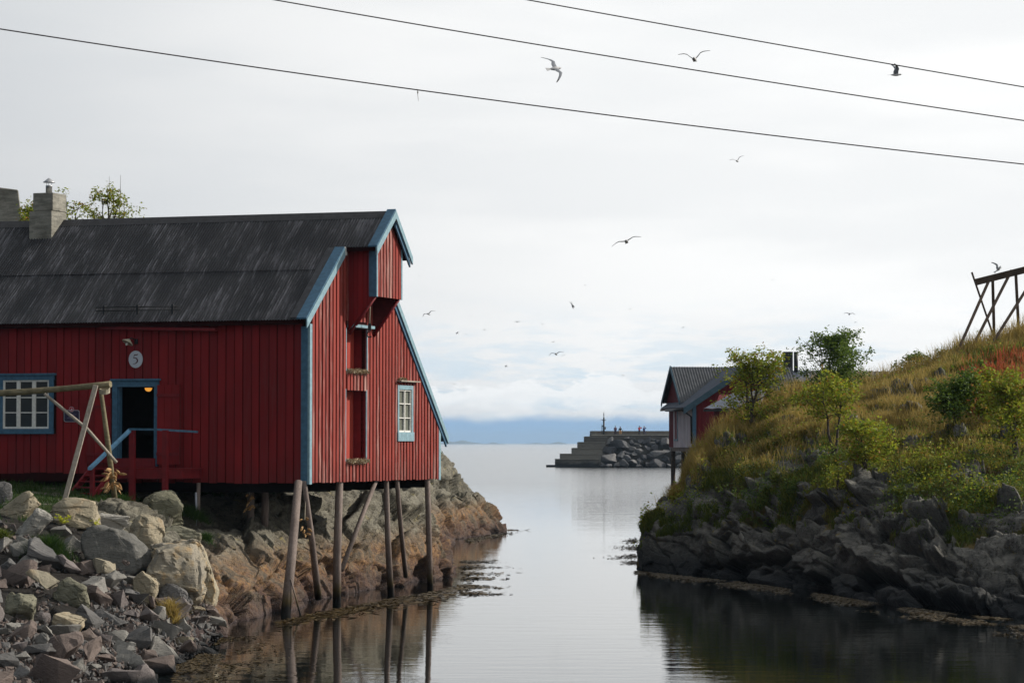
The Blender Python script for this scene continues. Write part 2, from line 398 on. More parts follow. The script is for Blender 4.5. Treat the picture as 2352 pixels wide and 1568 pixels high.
def stone_mat(name, g1, g2, warm=None):
    t = NT(name); co = t.coord((1, 1, 1)); a = t.noise(co, 3, 5, .6); b = t.noise(co, 22, 5, .72); rr = t.rand()
    st_ = t.noise(t.coord((6, 6, 30), 'object', rot=(.4, .7, 0)), 1, 4, .6)
    col = t.mix(rr, g1, g2); col = t.mix(t.mth('MULTIPLY', t.ramp(a, .4, .65), .5), col, tuple(min(.6, x * 1.25) for x in g2))
    if warm: col = t.mix(t.mth('MULTIPLY', t.ramp(a, .5, .7), .6), col, warm)
    col = t.mix(t.mth('MULTIPLY', t.ramp(b, .52, .72), .5), col, tuple(x * .45 for x in g1))
    col = t.mix(t.mth('MULTIPLY', t.ramp(st_, .52, .68), .35), col, tuple(x * .5 for x in g1))
    wet = t.ramp(t.mth('ADD', t.z(), t.mth('MULTIPLY', a, -.3)), .12, -.05); col = t.mix(wet, col, (.016, .017, .018))
    t.bump(t.mth('ADD', b, t.mth('MULTIPLY', st_, 1.2)), .7, .03); return t.fin(col, .85, .25)
M_ST = [stone_mat('grey_stone', (.155, .148, .135), (.25, .24, .215)), stone_mat('brown_stone', (.105, .083, .072), (.175, .138, .12)),
        stone_mat('mauve_stone', (.13, .113, .107), (.21, .182, .172)), stone_mat('tan_stone', (.23, .205, .15), (.33, .295, .22), (.28, .20, .11)),
        stone_mat('dark_stone', (.09, .088, .085), (.15, .145, .14))]
M_BOULD = [stone_mat('pale_boulder', (.26, .25, .22), (.37, .35, .31)), stone_mat('tan_boulder', (.25, .22, .155), (.36, .31, .22), (.28, .19, .10)),
           stone_mat('green_boulder', (.13, .127, .085), (.21, .20, .145)), stone_mat('speckled_boulder', (.055, .056, .050), (.16, .155, .14)), stone_mat('ochre_outcrop', (.25, .225, .18), (.35, .305, .215), (.40, .23, .07))]
M_ARM = [stone_mat('armour_stone_dark', (.055, .057, .06), (.10, .10, .105)), stone_mat('armour_stone_grey', (.11, .11, .11), (.19, .185, .18))]
def leafy(name, cols, rough=.6, tr=.45):
    cols = [tuple(min(.5, x * 1.35) for x in c) for c in cols]
    t = NT(name); i = t.island(); r = t.n('ShaderNodeValToRGB'); t.l(i, r.inputs[0])
    while len(r.color_ramp.elements) < len(cols): r.color_ramp.elements.new(.5)
    for k, cc in enumerate(cols):
        r.color_ramp.elements[k].position = k / (len(cols) - 1); r.color_ramp.elements[k].color = (*cc, 1)
    t.fin(r.outputs[0], rough, .25)
    tr_ = t.n('ShaderNodeBsdfTranslucent'); t.l(r.outputs[0], tr_.inputs[0]); ms = t.n('ShaderNodeMixShader'); ms.inputs[0].default_value = tr
    t.l(t.b.outputs[0], ms.inputs[1]); t.l(tr_.outputs[0], ms.inputs[2]); t.l(ms.outputs[0], t.out.inputs[0]); return t.m
M_LF_Y = leafy('rowan_leaves', [(.10, .15, .015), (.20, .25, .02), (.30, .30, .03), (.12, .17, .02), (.25, .12, .02)])
M_LF_G = leafy('green_leaves', [(.035, .07, .014), (.07, .12, .018), (.12, .17, .022), (.045, .08, .015)])
M_LF_D = leafy('dark_leaves', [(.02, .04, .012), (.045, .075, .015), (.08, .11, .02), (.03, .05, .012)])
M_G_GREEN = leafy('green_grass', [(.035, .06, .010), (.07, .095, .014), (.11, .13, .02), (.05, .075, .012)], .7)
M_G_OLIVE = leafy('olive_grass', [(.09, .095, .014), (.16, .15, .022), (.21, .18, .03), (.08, .09, .012)], .7)
M_G_STRAW = leafy('straw_grass', [(.26, .19, .055), (.34, .26, .09), (.22, .16, .045), (.30, .22, .055)], .75)
M_G_RED = leafy('red_dock', [(.28, .06, .03), (.36, .09, .04), (.22, .05, .02), (.30, .13, .05)], .75)
M_G_DEEP = leafy('deep_green_grass', [(.012, .035, .008), (.025, .055, .010), (.04, .07, .012)], .7)
M_FERN = leafy('yellow_fern', [(.42, .42, .03), (.34, .36, .03), (.50, .46, .05)], .7)
M_WEED = leafy('seaweed', [(.035, .022, .006), (.06, .038, .010), (.022, .015, .006), (.085, .06, .022)], .5, .1)
M_BERRY = plain('rowan_berries', (.35, .03, .015), .5)
M_TRUNK = plain('bark', (.075, .060, .050), .9, var=.4, sc=12)
# water
t = NT('sea_water')
sep_ = t.n('ShaderNodeSeparateXYZ'); t.l(t.n('ShaderNodeNewGeometry').outputs['Position'], sep_.inputs[0]); yy = sep_.outputs[1]
far = t.ramp(yy, 112, 300); far2 = t.ramp(yy, 250, 1500)
r1 = t.noise(t.coord((.55, 1.6, 1)), 1, 4, .55); r2 = t.noise(t.coord((2.2, 7.0, 1)), 1, 3, .6); r3 = t.noise(t.coord((.05, .16, 1)), 1, 4, .6)
amp = t.ramp(r3, .40, .62)
hn = t.mth('ADD', t.mth('MULTIPLY', r1, .0055), t.mth('MULTIPLY', t.mth('MULTIPLY', r2, amp), .0016))
hf = t.mth('MULTIPLY', t.mth('ADD', t.mth('MULTIPLY', r1, .07), t.mth('MULTIPLY', t.noise(t.coord((.12, .35, 1)), 1, 5, .6), .30)), far)
h = t.mth('ADD', hn, hf)
bp = t.n('ShaderNodeBump'); t.l(h, bp.inputs['Height']); bp.inputs['Strength'].default_value = 1; bp.inputs['Distance'].default_value = 1.0
t.l(bp.outputs[0], t.b.inputs['Normal'])
M_WATER = t.fin((.005, .007, .007), t.mth('ADD', .012, t.mth('MULTIPLY', far, .11)), .5); t.b.inputs['IOR'].default_value = 1.34
# ------------------------------------------------------------------ water
WX = np.array([-30000, 30000]); V = [(-30000, -400, 0), (30000, -400, 0), (30000, 60000, 0), (-30000, 60000, 0)]
o = np_mesh('sea', V, [(0, 1, 2, 3)], M_WATER); tag(o, 'calm pale grey sea filling the inlet out to the horizon', None, None, 'structure')
o = np_mesh('seabed', [(-400, -100, -2.6), (400, -100, -2.6), (400, 900, -2.6), (-400, 900, -2.6)], [(0, 1, 2, 3)], M_DARK)
tag(o, 'dark sea bottom under the inlet', None, None, 'structure')

# ------------------------------------------------------------------ left shore
LS = [  # world Y, shoreline X, [(inland distance, height)]
 (34, -6.9, [(0, 0), (1, .2), (3, .5), (6, .7), (10, .8), (14, .9)]),
 (50, -6.78, [(0, 0), (1, .35), (2.3, .8), (3.5, 1.05), (8, 1.5), (14, 1.8)]),
 (55, -6.55, [(0, 0), (.5, .35), (1.5, .85), (3.3, 1.35), (6, 1.8), (10, 2.0), (14, 2.1)]),
 (60, -6.35, [(0, 0), (.25, .45), (.7, 1.1), (1.3, 1.75), (2, 2.1), (4.3, 2.35), (8, 2.7), (14, 2.9)]),
 (64, -5.98, [(0, 0), (.15, .6), (.6, 1.05), (1.5, 1.6), (2.5, 2.2), (4, 2.7), (8, 2.95), (14, 3.1)]),
 (67, -5.65, [(0, 0), (.15, .7), (.5, 1.1), (1.2, 1.5), (2, 1.9), (3, 2.3), (4.5, 2.85), (8, 3.2), (14, 3.3)]),
 (72, -4.95, [(0, 0), (.3, .65), (.6, 1.1), (1.5, 1.9), (2.5, 2.3), (4, 2.75), (6, 3.2), (14, 3.5)]),
 (78.6, -3.6, [(0, 0), (.25, .75), (.6, 1.4), (1.4, 2.25), (2.4, 2.8), (4, 3.4), (8, 3.5), (14, 3.5)]),  # rock raised to the floor, next row too, to block light underneath
 (82.3, -2.4, [(0, 0), (.2, .85), (.5, 1.6), (1.0, 2.4), (1.5, 2.9), (2.5, 3.4), (4, 3.6), (14, 3.7)]),
 (85.5, -1.62, [(0, 0), (.2, .9), (.45, 1.65), (.8, 2.25), (1.25, 2.85), (2, 3.15), (4, 3.3), (14, 3.4)]),
 (90, -1.85, [(0, 0), (.25, .9), (.6, 1.7), (1.2, 2.4), (2, 2.8), (4, 3.1), (14, 3.3)]),
 (105, -2.6, [(0, 0), (.5, 1.0), (1.2, 1.7), (2.5, 2.4), (6, 3.0), (14, 3.3)]),
 (119, -2.5, [(0, 0), (.3, .8), (.8, 1.6), (1.5, 2.3), (3, 3.0), (6, 3.4), (14, 3.6)]),
 (124, -1.75, [(0, 0), (.25, .8), (.6, 1.5), (1.2, 2.2), (2.0, 3.0), (3, 3.6), (6, 3.9), (14, 4)]),
 (128, -.75, [(0, 0), (.25, .7), (.6, 1.3), (1.1, 2.0), (1.6, 1.75), (2.1, 3.0), (2.8, 3.9), (5, 4.3), (14, 4.4)]),
 (131, -.22, [(0, 0), (.2, .6), (.5, 1.0), (1.0, 1.6), (1.5, 2.0), (2.1, 1.9), (2.6, 3.1), (3.3, 4.0), (5, 4.4), (14, 4.5)]),
 (134, -.18, [(0, 0), (.2, .5), (.5, .9), (1.0, 1.4), (1.6, 1.7), (2.6, 2.6), (3.3, 3.3), (5, 3.6), (14, 3.8)]),
 (139, -1.2, [(0, 0), (.5, .6), (1.5, 1.3), (3, 2), (14, 2.5)]),
 (150, -4.5, [(0, -.5), (3, 0), (14, 1)]),
]
LD = np.linspace(-3, 14, 341); LY = np.array([s[0] for s in LS], float); LX = np.array([s[1] for s in LS], float); LX = LX - np.interp(LY, [56, 62, 86, 92], [0, .38, .42, 0])
LH = np.array([np.where(LD < 0, LD * 1.3, np.interp(LD, [a for a, b in s[2]], [b for a, b in s[2]])) for s in LS])
def h_left(X, Y):
    X = np.asarray(X, float); Y = np.asarray(Y, float)
    d = np.interp(Y, LY, LX) - X
    k = np.clip(np.searchsorted(LY, Y, side='right') - 1, 0, len(LY) - 2); t = np.clip((Y - LY[k]) / (LY[k + 1] - LY[k]), 0, 1)
    q = np.clip((d - LD[0]) / (LD[1] - LD[0]), 0, len(LD) - 1.001); i = q.astype(int); f = q - i
    a = LH[k, i] * (1 - f) + LH[k, i + 1] * f; b = LH[k + 1, i] * (1 - f) + LH[k + 1, i + 1] * f
    return a * (1 - t) + b * t
def hit_left(px, py, y0=34, y1=130):
    Y = np.linspace(y0, y1, 2400); d = ray(px, py); s = Y / d[1]
    X = d[0] * s; Z = CAMH + d[2] * s; m = Z <= h_left(X, Y)
    if not m.any(): return None
    k = int(np.argmax(m)); return (X[k], Y[k], Z[k])
def grid_faces(nr, nc):
    i = np.arange(nr - 1)[:, None] * nc + np.arange(nc - 1)[None, :]; i = i.ravel()
    return np.stack([i, i + 1, i + nc + 1, i + nc], 1)
def grid_normals(G):
    du = np.gradient(G, axis=0); dv = np.gradient(G, axis=1); n = np.cross(du, dv); n /= np.linalg.norm(n, axis=2)[..., None] + 1e-9
    n[n[..., 2] < 0] *= -1; return n
def sst(x, a, b):
    t = np.clip((x - a) / (b - a), 0, 1); return t * t * (3 - 2 * t)
ys = np.concatenate([np.arange(34, 56, .12), np.arange(56, 90, .055), np.arange(90, 118, .3), np.arange(118, 137, .10), np.arange(137, 150, .5)])
ds = np.concatenate([np.arange(-1.6, -.2, .14), np.arange(-.2, 3.2, .045), np.arange(3.2, 8, .12), np.arange(8, 14, .5)])
NCOL = 300; DD = np.zeros((len(ys), NCOL)); fine = np.linspace(-1.2, 13.9, 1500)
for r_, y_ in enumerate(ys):
    hh_ = h_left(np.interp(y_, LY, LX) - fine, np.full(fine.shape, y_)); wgt = np.hypot(np.diff(fine), np.diff(hh_)) * np.interp(fine[1:], [-1, 0, 3.5, 4.5, 14], [.4, 1, 1, .5, .12]); cs = np.concatenate([[0], np.cumsum(wgt)])
    DD[r_] = np.interp(np.linspace(0, cs[-1], NCOL), cs, fine)
k_ = np.ones(9) / 9; DD[4:-4] = np.stack([np.convolve(DD[:, c_], k_, 'valid') for c_ in range(NCOL)], 1)
YY = np.repeat(ys[:, None], NCOL, 1); XX = np.interp(YY, LY, LX) - DD; ZZ = h_left(XX, YY)
G = np.stack([XX, YY, ZZ], 2); N = grid_normals(G)
P = G.reshape(-1, 3); NN = N.reshape(-1, 3)
ca, sa = math.cos(.6), math.sin(.6)
Q = np.stack([P[:, 0] * ca + P[:, 2] * sa, P[:, 1], -P[:, 0] * sa + P[:, 2] * ca], 1)
wob = np.stack([fbm(P * .8, 50 + k, 3) - .5 for k in range(3)], 1)
f1, o1 = facets((Q + wob * .5) * np.array([.62, .38, .85]), 1, .36, .24, .06)
f2, o2 = facets((Q + wob * .5) * np.array([1.6, 1.1, 2.6]), 21, .5, .26, .07)
f3, _ = facets(Q * np.array([4.6, 3.4, 6.5]), 41, .5, .14, .14)
fb = fbm(P * 3.0, 5, 4) - .5
Yf, Df = YY.ravel(), DD.ravel()
rub = 1 - sst(Yf + .0 * Df, 58.5, 61.5) * 1.0
rub = np.maximum(rub, sst(Df, 2.4, 3.2) * (1 - sst(Yf, 62.5, 64)))
bank = sst(Df, 4.0, 5.5) * (1 - sst(Yf, 80, 84)) * sst(Yf, 60, 63)
amp = (1 - rub * .8) * (1 - bank * .85)
disp = (f1 * .70 + f2 * .15 + f3 * .035 + fb * .05) * amp - .30 * (1 - sst(Df, .8, 2.4)) * amp
disp = disp * np.where(Df < -.1, .5, 1)
P2 = P + NN * disp[:, None]
o = np_mesh('rocky_shore', P2, grid_faces(len(ys), NCOL), M_SHORE, smooth=True)
tag(o, 'tan and red brown bedrock shore sloping down under the red boathouse into the water', None, None, 'structure')
tnz = fbm(P * .9, 77, 3)
up = NN[:, 2]
turf = np.clip(bank * 1.1, 0, 1) * sst(tnz, .34, .46)
turf = np.maximum(turf, sst(P2[:, 2], 2.7, 3.1) * sst(up, .75, .9) * sst(tnz, .50, .60) * sst(Yf, 70, 74) * .9)
soil = np.clip(rub, 0, 1) * (1 - turf)
soil = np.maximum(soil, .0)
for nm, arr in (('turf', turf), ('soil', soil)):
    at = o.data.attributes.new(nm, 'FLOAT', 'POINT'); at.data.foreach_set('value', arr.astype(np.float32))
SHORE = o
LEFT_P = P2.reshape(len(ys), NCOL, 3)

# ------------------------------------------------------------------ hill on the right
# per column of sight: shoreline (py,Y), edge of the cliff (py,Y), crest of the hill (py,Y)
HC = [ # px, pyS, YS, pyC, YC, pyK, YK
 (1461, 1305, 92.4, 1262, 93.0, 1258, 93.4), (1470, 1306, 92.0, 1225, 93.2, 1216, 93.9), (1485, 1308, 91.6, 1196, 93.2, 1184, 94.2), (1505, 1310, 91.0, 1185, 93.2, 1166, 94.6),
 (1545, 1314, 89.8, 1160, 93.2, 1142, 95.4), (1566, 1316, 89.2, 1152, 92.6, 1134, 96.0), (1576, 1317, 88.9, 1150, 92.3, 1104, 96.5), (1584, 1318, 88.7, 1148, 92, 1062, 97), (1610, 1322, 87.9, 1145, 91, 1030, 98),
 (1640, 1325, 87.0, 1140, 90, 1000, 98.5), (1700, 1330, 84.9, 1130, 88.5, 966, 99.5), (1800, 1345, 81.2, 1125, 86, 912, 101), (1900, 1360, 77.5, 1122, 83, 893, 103),
 (2000, 1377, 73.9, 1130, 80, 880, 105), (2050, 1385, 72.2, 1135, 79, 868, 105), (2100, 1391, 70.9, 1140, 78, 850, 105), (2200, 1405, 68.5, 1150, 76, 803, 105), (2352, 1418, 66.3, 1155, 74.5, 772, 105),
 (2700, 1440, 63, 1160, 72, 730, 104), (3200, 1470, 59, 1170, 70, 690, 102)]
HC = np.array(HC, float)
pxs = np.concatenate([np.arange(1461, 1600, 1.6), np.arange(1600, 2380, 2.3), np.arange(2380, 3200, 22)])
col = [np.interp(pxs, HC[:, 0], HC[:, k]) for k in range(1, 7)]
pyS, YS, pyC, YC, pyK, YK = [c[:, None] for c in col]
nb, nc_, ng, nk = 8, 120, 130, 30
tb = np.linspace(0, 1, nb, endpoint=False)[None]; tcf = np.linspace(0, 1, nc_, endpoint=False)[None]; tg = np.linspace(0, 1, ng, endpoint=False)[None]; tk = np.linspace(0, 1, nk)[None]
def zpy(py, Y):
    dy = -(py - CY) / FPX; return CAMH + (ST + dy * CT) / (CT - dy * ST) * Y
Yb = YS - 1.6 * (1 - tb); Zb = -1.8 * (1 - tb) + 0 * YS
Yc_ = YS + (YC - YS) * tcf; steps = tcf ** .85; Zc = zpy(pyS + (pyC - pyS) * steps, Yc_); Zc = Zc - Zc[:, :1] * (1 - tcf)
pyg = pyC + (pyK - pyC) * (1 - (1 - tg) ** 1.25); Yg = YC + (YK - YC) * tg ** 1.1; Zg = zpy(pyg, Yg)
Zk0 = zpy(pyK, YK); Ykk = YK + 34 * tk ** 1.4
low_ = np.interp(pxs, [1461, 1560, 1610, 1800, 3200], [1, 1, .55, .12, .05])[:, None]
Ykk = YK + (3 + 31 * (1 - np.interp(pxs, [1461, 1575, 1640, 3200], [1, 1, 0, 0])[:, None])) * tk
Zk = Zk0 - (Zk0 + 1.8) * tk ** 1.3 * low_ - (1 - low_) * 2.2 * tk
Yh = np.concatenate([Yb, Yc_, Yg, Ykk], 1); Zh = np.concatenate([Zb, Zc, Zg, Zk], 1)
vv = np.concatenate([tb * 0 - 1 + tb, tcf, 1 + tg, 2 + tk], 1) + 0 * YS
kx = ((pxs - CX) / FPX)[:, None] * np.sqrt(1.0)
Xh = kx * Yh / CT * 1.0
H = np.stack([Xh, Yh, Zh], 2); HN = grid_normals(H)
P = H.reshape(-1, 3); NN = HN.reshape(-1, 3); vf = vv.ravel()
ca, sa = math.cos(-.55), math.sin(-.55)
Q = np.stack([P[:, 0] * ca + P[:, 2] * sa, P[:, 1] * .8, -P[:, 0] * sa + P[:, 2] * ca], 1)
wob = np.stack([fbm(P * .6, 150 + k, 3) - .5 for k in range(3)], 1)
f1, _ = facets((Q + wob * .9) * np.array([.42, .46, 1.30]), 101, .55, .36, .09)
f2, _ = facets((Q + wob * .5) * np.array([1.3, 1.2, 3.2]), 121, .5, .26, .09)
f3, _ = facets(Q * np.array([3.6, 3.2, 5.5]), 141, .6, .2, .09)
fb = fbm(P * 2.5, 105, 4) - .5; big = fbm(P * .22, 107, 3) - .5; med = fbm(P * .9, 109, 3) - .5
g = fbm(P * .55, 111, 4); g2 = fbm(P * 1.6, 112, 3)
colpx = np.repeat(pxs, vv.shape[1])
edge0 = np.interp(colpx, [1461, 1560, 1600, 1800, 2000, 2300, 3200], [2.2, 1.8, 1.2, 1.0, 1.02, 1.03, 1.03])
turf = sst(vf - edge0 + (g - .5) * 1.1 + (g2 - .5) * .5, -.05, .12)
turf = np.maximum(turf, sst(g2, .55, .61) * sst(vf, .45, .65) * sst(NN[:, 2], .3, .7))
outc = sst(fbm(P * .7 + 31, 113, 3) + np.interp(colpx, [1461, 1800, 1950, 2200], [.045, .04, -.02, -.04]) * (vf < 1.55), .54, .58) * (vf > 1) * (vf < 1.8)       # rock showing through the turf
turf = turf * (1 - outc * .85)
rocky = 1 - turf * .85
fade = np.where(vf < 0, .5, 1.0)
disp = (f1 * .95 + f2 * .24 + f3 * .05 + fb * .05) * rocky * fade + turf * (med * .55 + fb * .15) + big * .6 * sst(vf, 1.05, 1.4)
narrow = np.interp(colpx, [1461, 1500, 1590, 1660], [.25, .42, .42, 1]); disp *= narrow
P2 = P + NN * disp[:, None]
hill = np_mesh('hillside', P2, grid_faces(len(pxs), vv.shape[1]), M_CLIFF, smooth=True)
tag(hill, 'grassy hillside ending in a dark fractured rock cliff at the water', None, None, 'structure')
at = hill.data.attributes.new('turf', 'FLOAT', 'POINT'); at.data.foreach_set('value', turf.astype(np.float32))
HG = P2.reshape(len(pxs), vv.shape[1], 3); HT = turf.reshape(HG.shape[:2]); HV = vv; 
def hill_at(px, v):
    """ground point on the hillside under a sight column at profile position v (0 water, 1 cliff edge, 2 crest)"""
    i = int(np.argmin(np.abs(pxs - px))); j = int(np.argmin(np.abs(HV[i] - v))); return Vector(HG[i, j])
def hill_py(px, py):
    """first ground point seen under (px,py)"""
    i = int(np.argmin(np.abs(pxs - px))); p = HG[i]; m = (HV[i] > 0) & (HV[i] < 2.2)
    q = CY - FPX * (((p[:, 2] - CAMH) * CT - p[:, 1] * ST) / (p[:, 1] * CT + (p[:, 2] - CAMH) * ST))
    ks = np.where(m & (q <= py))[0]
    return Vector(p[ks[0]]) if len(ks) else Vector(p[np.where(m)[0][-1]])

# far islands on the horizon
def island(px0, px1, peaks, Y, name, label):
    n = 60; a = np.linspace(px0, px1, n); hgt = np.zeros(n)
    for c, w, hp in peaks: hgt = np.maximum(hgt, hp * np.clip(1 - np.abs(a - c) / w, 0, 1) ** 1.2)
    hgt = hgt * (1 + .25 * np.sin(a * .9) * .5 + .1 * np.sin(a * 2.3)); X = (a - CX) / FPX * Y
    Z = hgt / FPX * Y
    V = np.concatenate([np.stack([X, np.full(n, Y - 900), np.full(n, -5.)], 1), np.stack([X, np.full(n, Y), Z], 1), np.stack([X, np.full(n, Y + 900), np.full(n, -5.)], 1)])
    Fc = np.concatenate([grid_faces(3, n)]); o = np_mesh(name, V, Fc, plainfar, smooth=True); tag(o, label, None, None, 'structure')
plainfar = plain('far_mountain_rock', (.13, .15, .14), .95, .1, bump=0)
island(1015, 1115, [(1062, 48, 9), (1035, 36, 6), (1090, 30, 4)], 15000, 'distant_island', 'faint blue island with a low peak on the horizon right of the boathouse')
island(1110, 1165, [(1133, 20, 4.5), (1152, 12, 2)], 15600, 'distant_island', 'smallest faint island peak on the horizon in the middle of the inlet')
island(1185, 1300, [(1232, 28, 3.5), (1212, 14, 2), (1282, 30, 5.5)], 15300, 'distant_island', 'faint low island on the horizon left of the breakwater steps')

# ------------------------------------------------------------------ stones
def hull_mesh(seed, n=15, sub=0, sharp=1.0, box=(1, .8, .6), noise=0.0, bev=0.04):
    r = random.Random(seed); bm = bmesh.new()
    for _ in range(n):
        p = Vector([r.uniform(-1, 1) for _ in range(3)]); m = max(abs(p.x), abs(p.y), abs(p.z)); p = p / m
        q = p.lerp(p.normalized(), 1 - sharp * .6); bm.verts.new((q.x * box[0] * .5, q.y * box[1] * .5, q.z * box[2] * .5))
    bmesh.ops.convex_hull(bm, input=bm.verts); 
    for v in [v for v in bm.verts if not v.link_faces]: bm.verts.remove(v)
    bmesh.ops.dissolve_limit(bm, angle_limit=.30, verts=bm.verts, edges=bm.edges)
    if bev: bmesh.ops.bevel(bm, geom=list(bm.edges), offset=bev, segments=1, affect='EDGES', clamp_overlap=True)
    if sub:
        bmesh.ops.triangulate(bm, faces=bm.faces); 
        for _ in range(sub): bmesh.ops.subdivide_edges(bm, edges=bm.edges, cuts=1, use_grid_fill=True)
        Pv = np.array([v.co for v in bm.verts]); bm.normal_update(); Nv = np.array([v.normal for v in bm.verts])
        a, _ = facets(Pv * 2.4 + seed, seed, .55, .12, .14); b = fbm(Pv * 7 + seed, seed, 4) - .5; c, _ = facets(Pv * np.array([3, 3, 9]) + seed, seed + 3, .4, .10, .12)
        Pv = Pv + Nv * ((a * .10 + b * .075 + c * .05) * noise)[:, None]
        for v, p in zip(bm.verts, Pv): v.co = p
    bmesh.ops.recalc_face_normals(bm, faces=bm.faces)
    me = bpy.data.meshes.new('stone'); bm.to_mesh(me); bm.free()
    if sub: me.polygons.foreach_set('use_smooth', [True] * len(me.polygons)); me.set_sharp_from_angle(angle=R(24))
    return me
STONES = []
for k in range(14):
    bx = (1, random.uniform(.6, .95), random.uniform(.35, .75)); base = hull_mesh(100 + k, random.choice((9, 10, 12)), 2, 1.5, bx, .55, .010)
    row = []
    for m in M_ST: c = base.copy(); c.materials.append(m); row.append(c)
    STONES.append(row)
bank_root = empty('rubble_bank', (-8, 55, 0), 'bank of broken angular stones sloping to the water in the left foreground', None, None, 'structure')
bw = Vector(bank_root.location)
cand = []
BOX = [(-14, 90, 1133, 1196), (34, 120, 1166, 1242), (104, 230, 1142, 1218), (224, 297, 1177, 1224), (188, 350, 1206, 1316), (292, 374, 1181, 1272), (319, 420, 1126, 1214), (330, 500, 1240, 1395), (75, 165, 1240, 1300), (-16, 50, 1280, 1335), (10, 82, 1360, 1435), (118, 205, 1325, 1395), (115, 195, 1405, 1470), (305, 365, 1310, 1380)]
for _ in range(9000):
    px = random.uniform(-30, 520); py = random.uniform(1195, 1590)
    line = np.interp(px, [0, 120, 350, 480, 520], [1200, 1225, 1330, 1400, 1470]); right = np.interp(py, [1300, 1400, 1470, 1500, 1568, 1600], [360, 520, 520, 500, 400, 340])
    if py < line or px > right: continue
    if any(b[0] - 6 < px < b[1] + 6 and b[2] - 10 < py < b[3] - 6 for b in BOX): continue
    h = hit_left(px, py)
    if h is None or h[2] < -.05: continue
    cand.append((px, py, h))
placed = []
for px, py, h in cand:
    near = (py - 1200) / 400
    size = random.choice((36, 42, 50, 58, 66, 78, 92)) * (0.82 + .38 * near)
    ok = all((px - q[0]) ** 2 + ((py - q[1]) * 1.35) ** 2 > (.345 * (size + q[2])) ** 2 for q in placed)
    if ok: placed.append((px, py, size, h))
    if len(placed) >= 285: break
for px, py, size, h in placed:
    s = size / FPX * h[1]
    row = random.choice(STONES); me = random.choices(row, (3, 5, 3.5, 1.4, 3))[0]
    c = bpy.data.objects.new('stone', me); COL.objects.link(c); c.parent = bank_root
    c.location = Vector((h[0], h[1] + s * .1, h[2] + s * random.uniform(.16, .34))) - bw
    c.rotation_euler = (random.uniform(-.6, .9), random.uniform(-.7, .7), random.uniform(0, 6.28)); k = s * random.uniform(1.0, 1.25); c.scale = (k * random.uniform(.85, 1.25), k, k * random.uniform(.8, 1.15))
# the small rubble between them: one mass
mb_v, mb_f, off = [], [], 0
hulls = []
for k in range(8):
    bm = bmesh.new(); r_ = random.Random(k)
    for _ in range(8): bm.verts.new([r_.uniform(-.5, .5) * a for a in (1, .8, .6)])
    bmesh.ops.convex_hull(bm, input=bm.verts)
    for v in [v for v in bm.verts if not v.link_faces]: bm.verts.remove(v)
    bmesh.ops.triangulate(bm, faces=bm.faces); bm.verts.index_update(); hulls.append((np.array([v.co for v in bm.verts]), np.array([[v.index for v in f.verts] for f in bm.faces]))); bm.free()
def rubble(name, pts, sizes, mat, parent=None, label=None):
    V, Fc, off = [], [], 0
    for p, s in zip(pts, sizes):
        hv, hf = random.choice(hulls); M = np.array(Euler([random.uniform(0, 6.28) for _ in range(3)]).to_matrix())
        V.append(hv @ M.T * s + np.array(p)); Fc.append(hf + off); off += len(hv)
    o = np_mesh(name, np.concatenate(V), np.concatenate(Fc), mat, parent); return tag(o, label, None, None, 'stuff')
pts, szs, pts2, szs2 = [], [], [], []
for px, py, h in cand[:2600]:
    s = random.uniform(12, 26) / FPX * h[1]
    (pts if random.random() < .5 else pts2).append((h[0], h[1], h[2] + .02)); (szs if len(pts) > len(szs) else szs2).append(s)
rubble('small_rubble', pts, szs, M_ST[1], bank_root); rubble('small_rubble', pts2, szs2, M_ST[4], bank_root)
# big boulders: things of their own
BO = [ # px0, px1, py0, py1, material, (rotation), sharp, label
 (-14, 90, 1133, 1196, 1, (.1, -.28, .2), 1.0, 'long tan slab of rock tilted upwards at the left edge of the bank'),
 (34, 120, 1166, 1242, 0, (.2, .35, .5), 1.1, 'pale grey angular boulder leaning under the long tan slab'),
 (104, 230, 1142, 1218, 1, (0, .1, .3), .8, 'large tan boulder in front of the foot of the red steps'),
 (224, 297, 1177, 1224, 0, (.1, .15, .3), 1.0, 'small pale block between the large tan boulder and the rounded one'),
 (188, 350, 1206, 1316, 3, (.35, .45, .5), .8, 'biggest boulder with a dark shaded face and pale speckled top edge'),
 (292, 374, 1181, 1272, 1, (.3, .1, .2), .7, 'rounded tan boulder standing right of the biggest dark faced boulder'),
 (319, 420, 1126, 1214, 2, (.05, .0, .25), .8, 'tall greenish grey boulder with squared sides beneath the entrance landing'),
 (362, 462, 1206, 1256, 2, (0, .05, .2), 1.0, 'low grey green block under the squared boulder'),
 (-20, 28, 1104, 1158, 4, (0, 0, .4), .8, 'dark boulder on the grass at the left edge of the photo'),
 (-16, 50, 1280, 1340, 4, (.2, .5, .3), 1.2, 'flat dark slab leaning on the rubble at the left edge'),
 (10, 82, 1360, 1440, 2, (.3, .2, .1), 1.1, 'broad grey stone high in the rubble near the left edge'),
 (118, 205, 1325, 1400, 2, (.4, .2, .7), 1.2, 'broad mauve grey stone in the middle of the rubble'),
 (115, 195, 1405, 1475, 1, (.3, .3, .4), 1.1, 'bright tan block among darker stones low in the rubble'),
 (305, 365, 1310, 1385, 1, (.3, .6, .4), 1.2, 'upright pale pointed stone below the biggest boulder'),
 (355, 430, 1335, 1400, 4, (.1, .7, .3), 1.2, 'dark slab with a sunlit edge right of the upright pointed stone')]
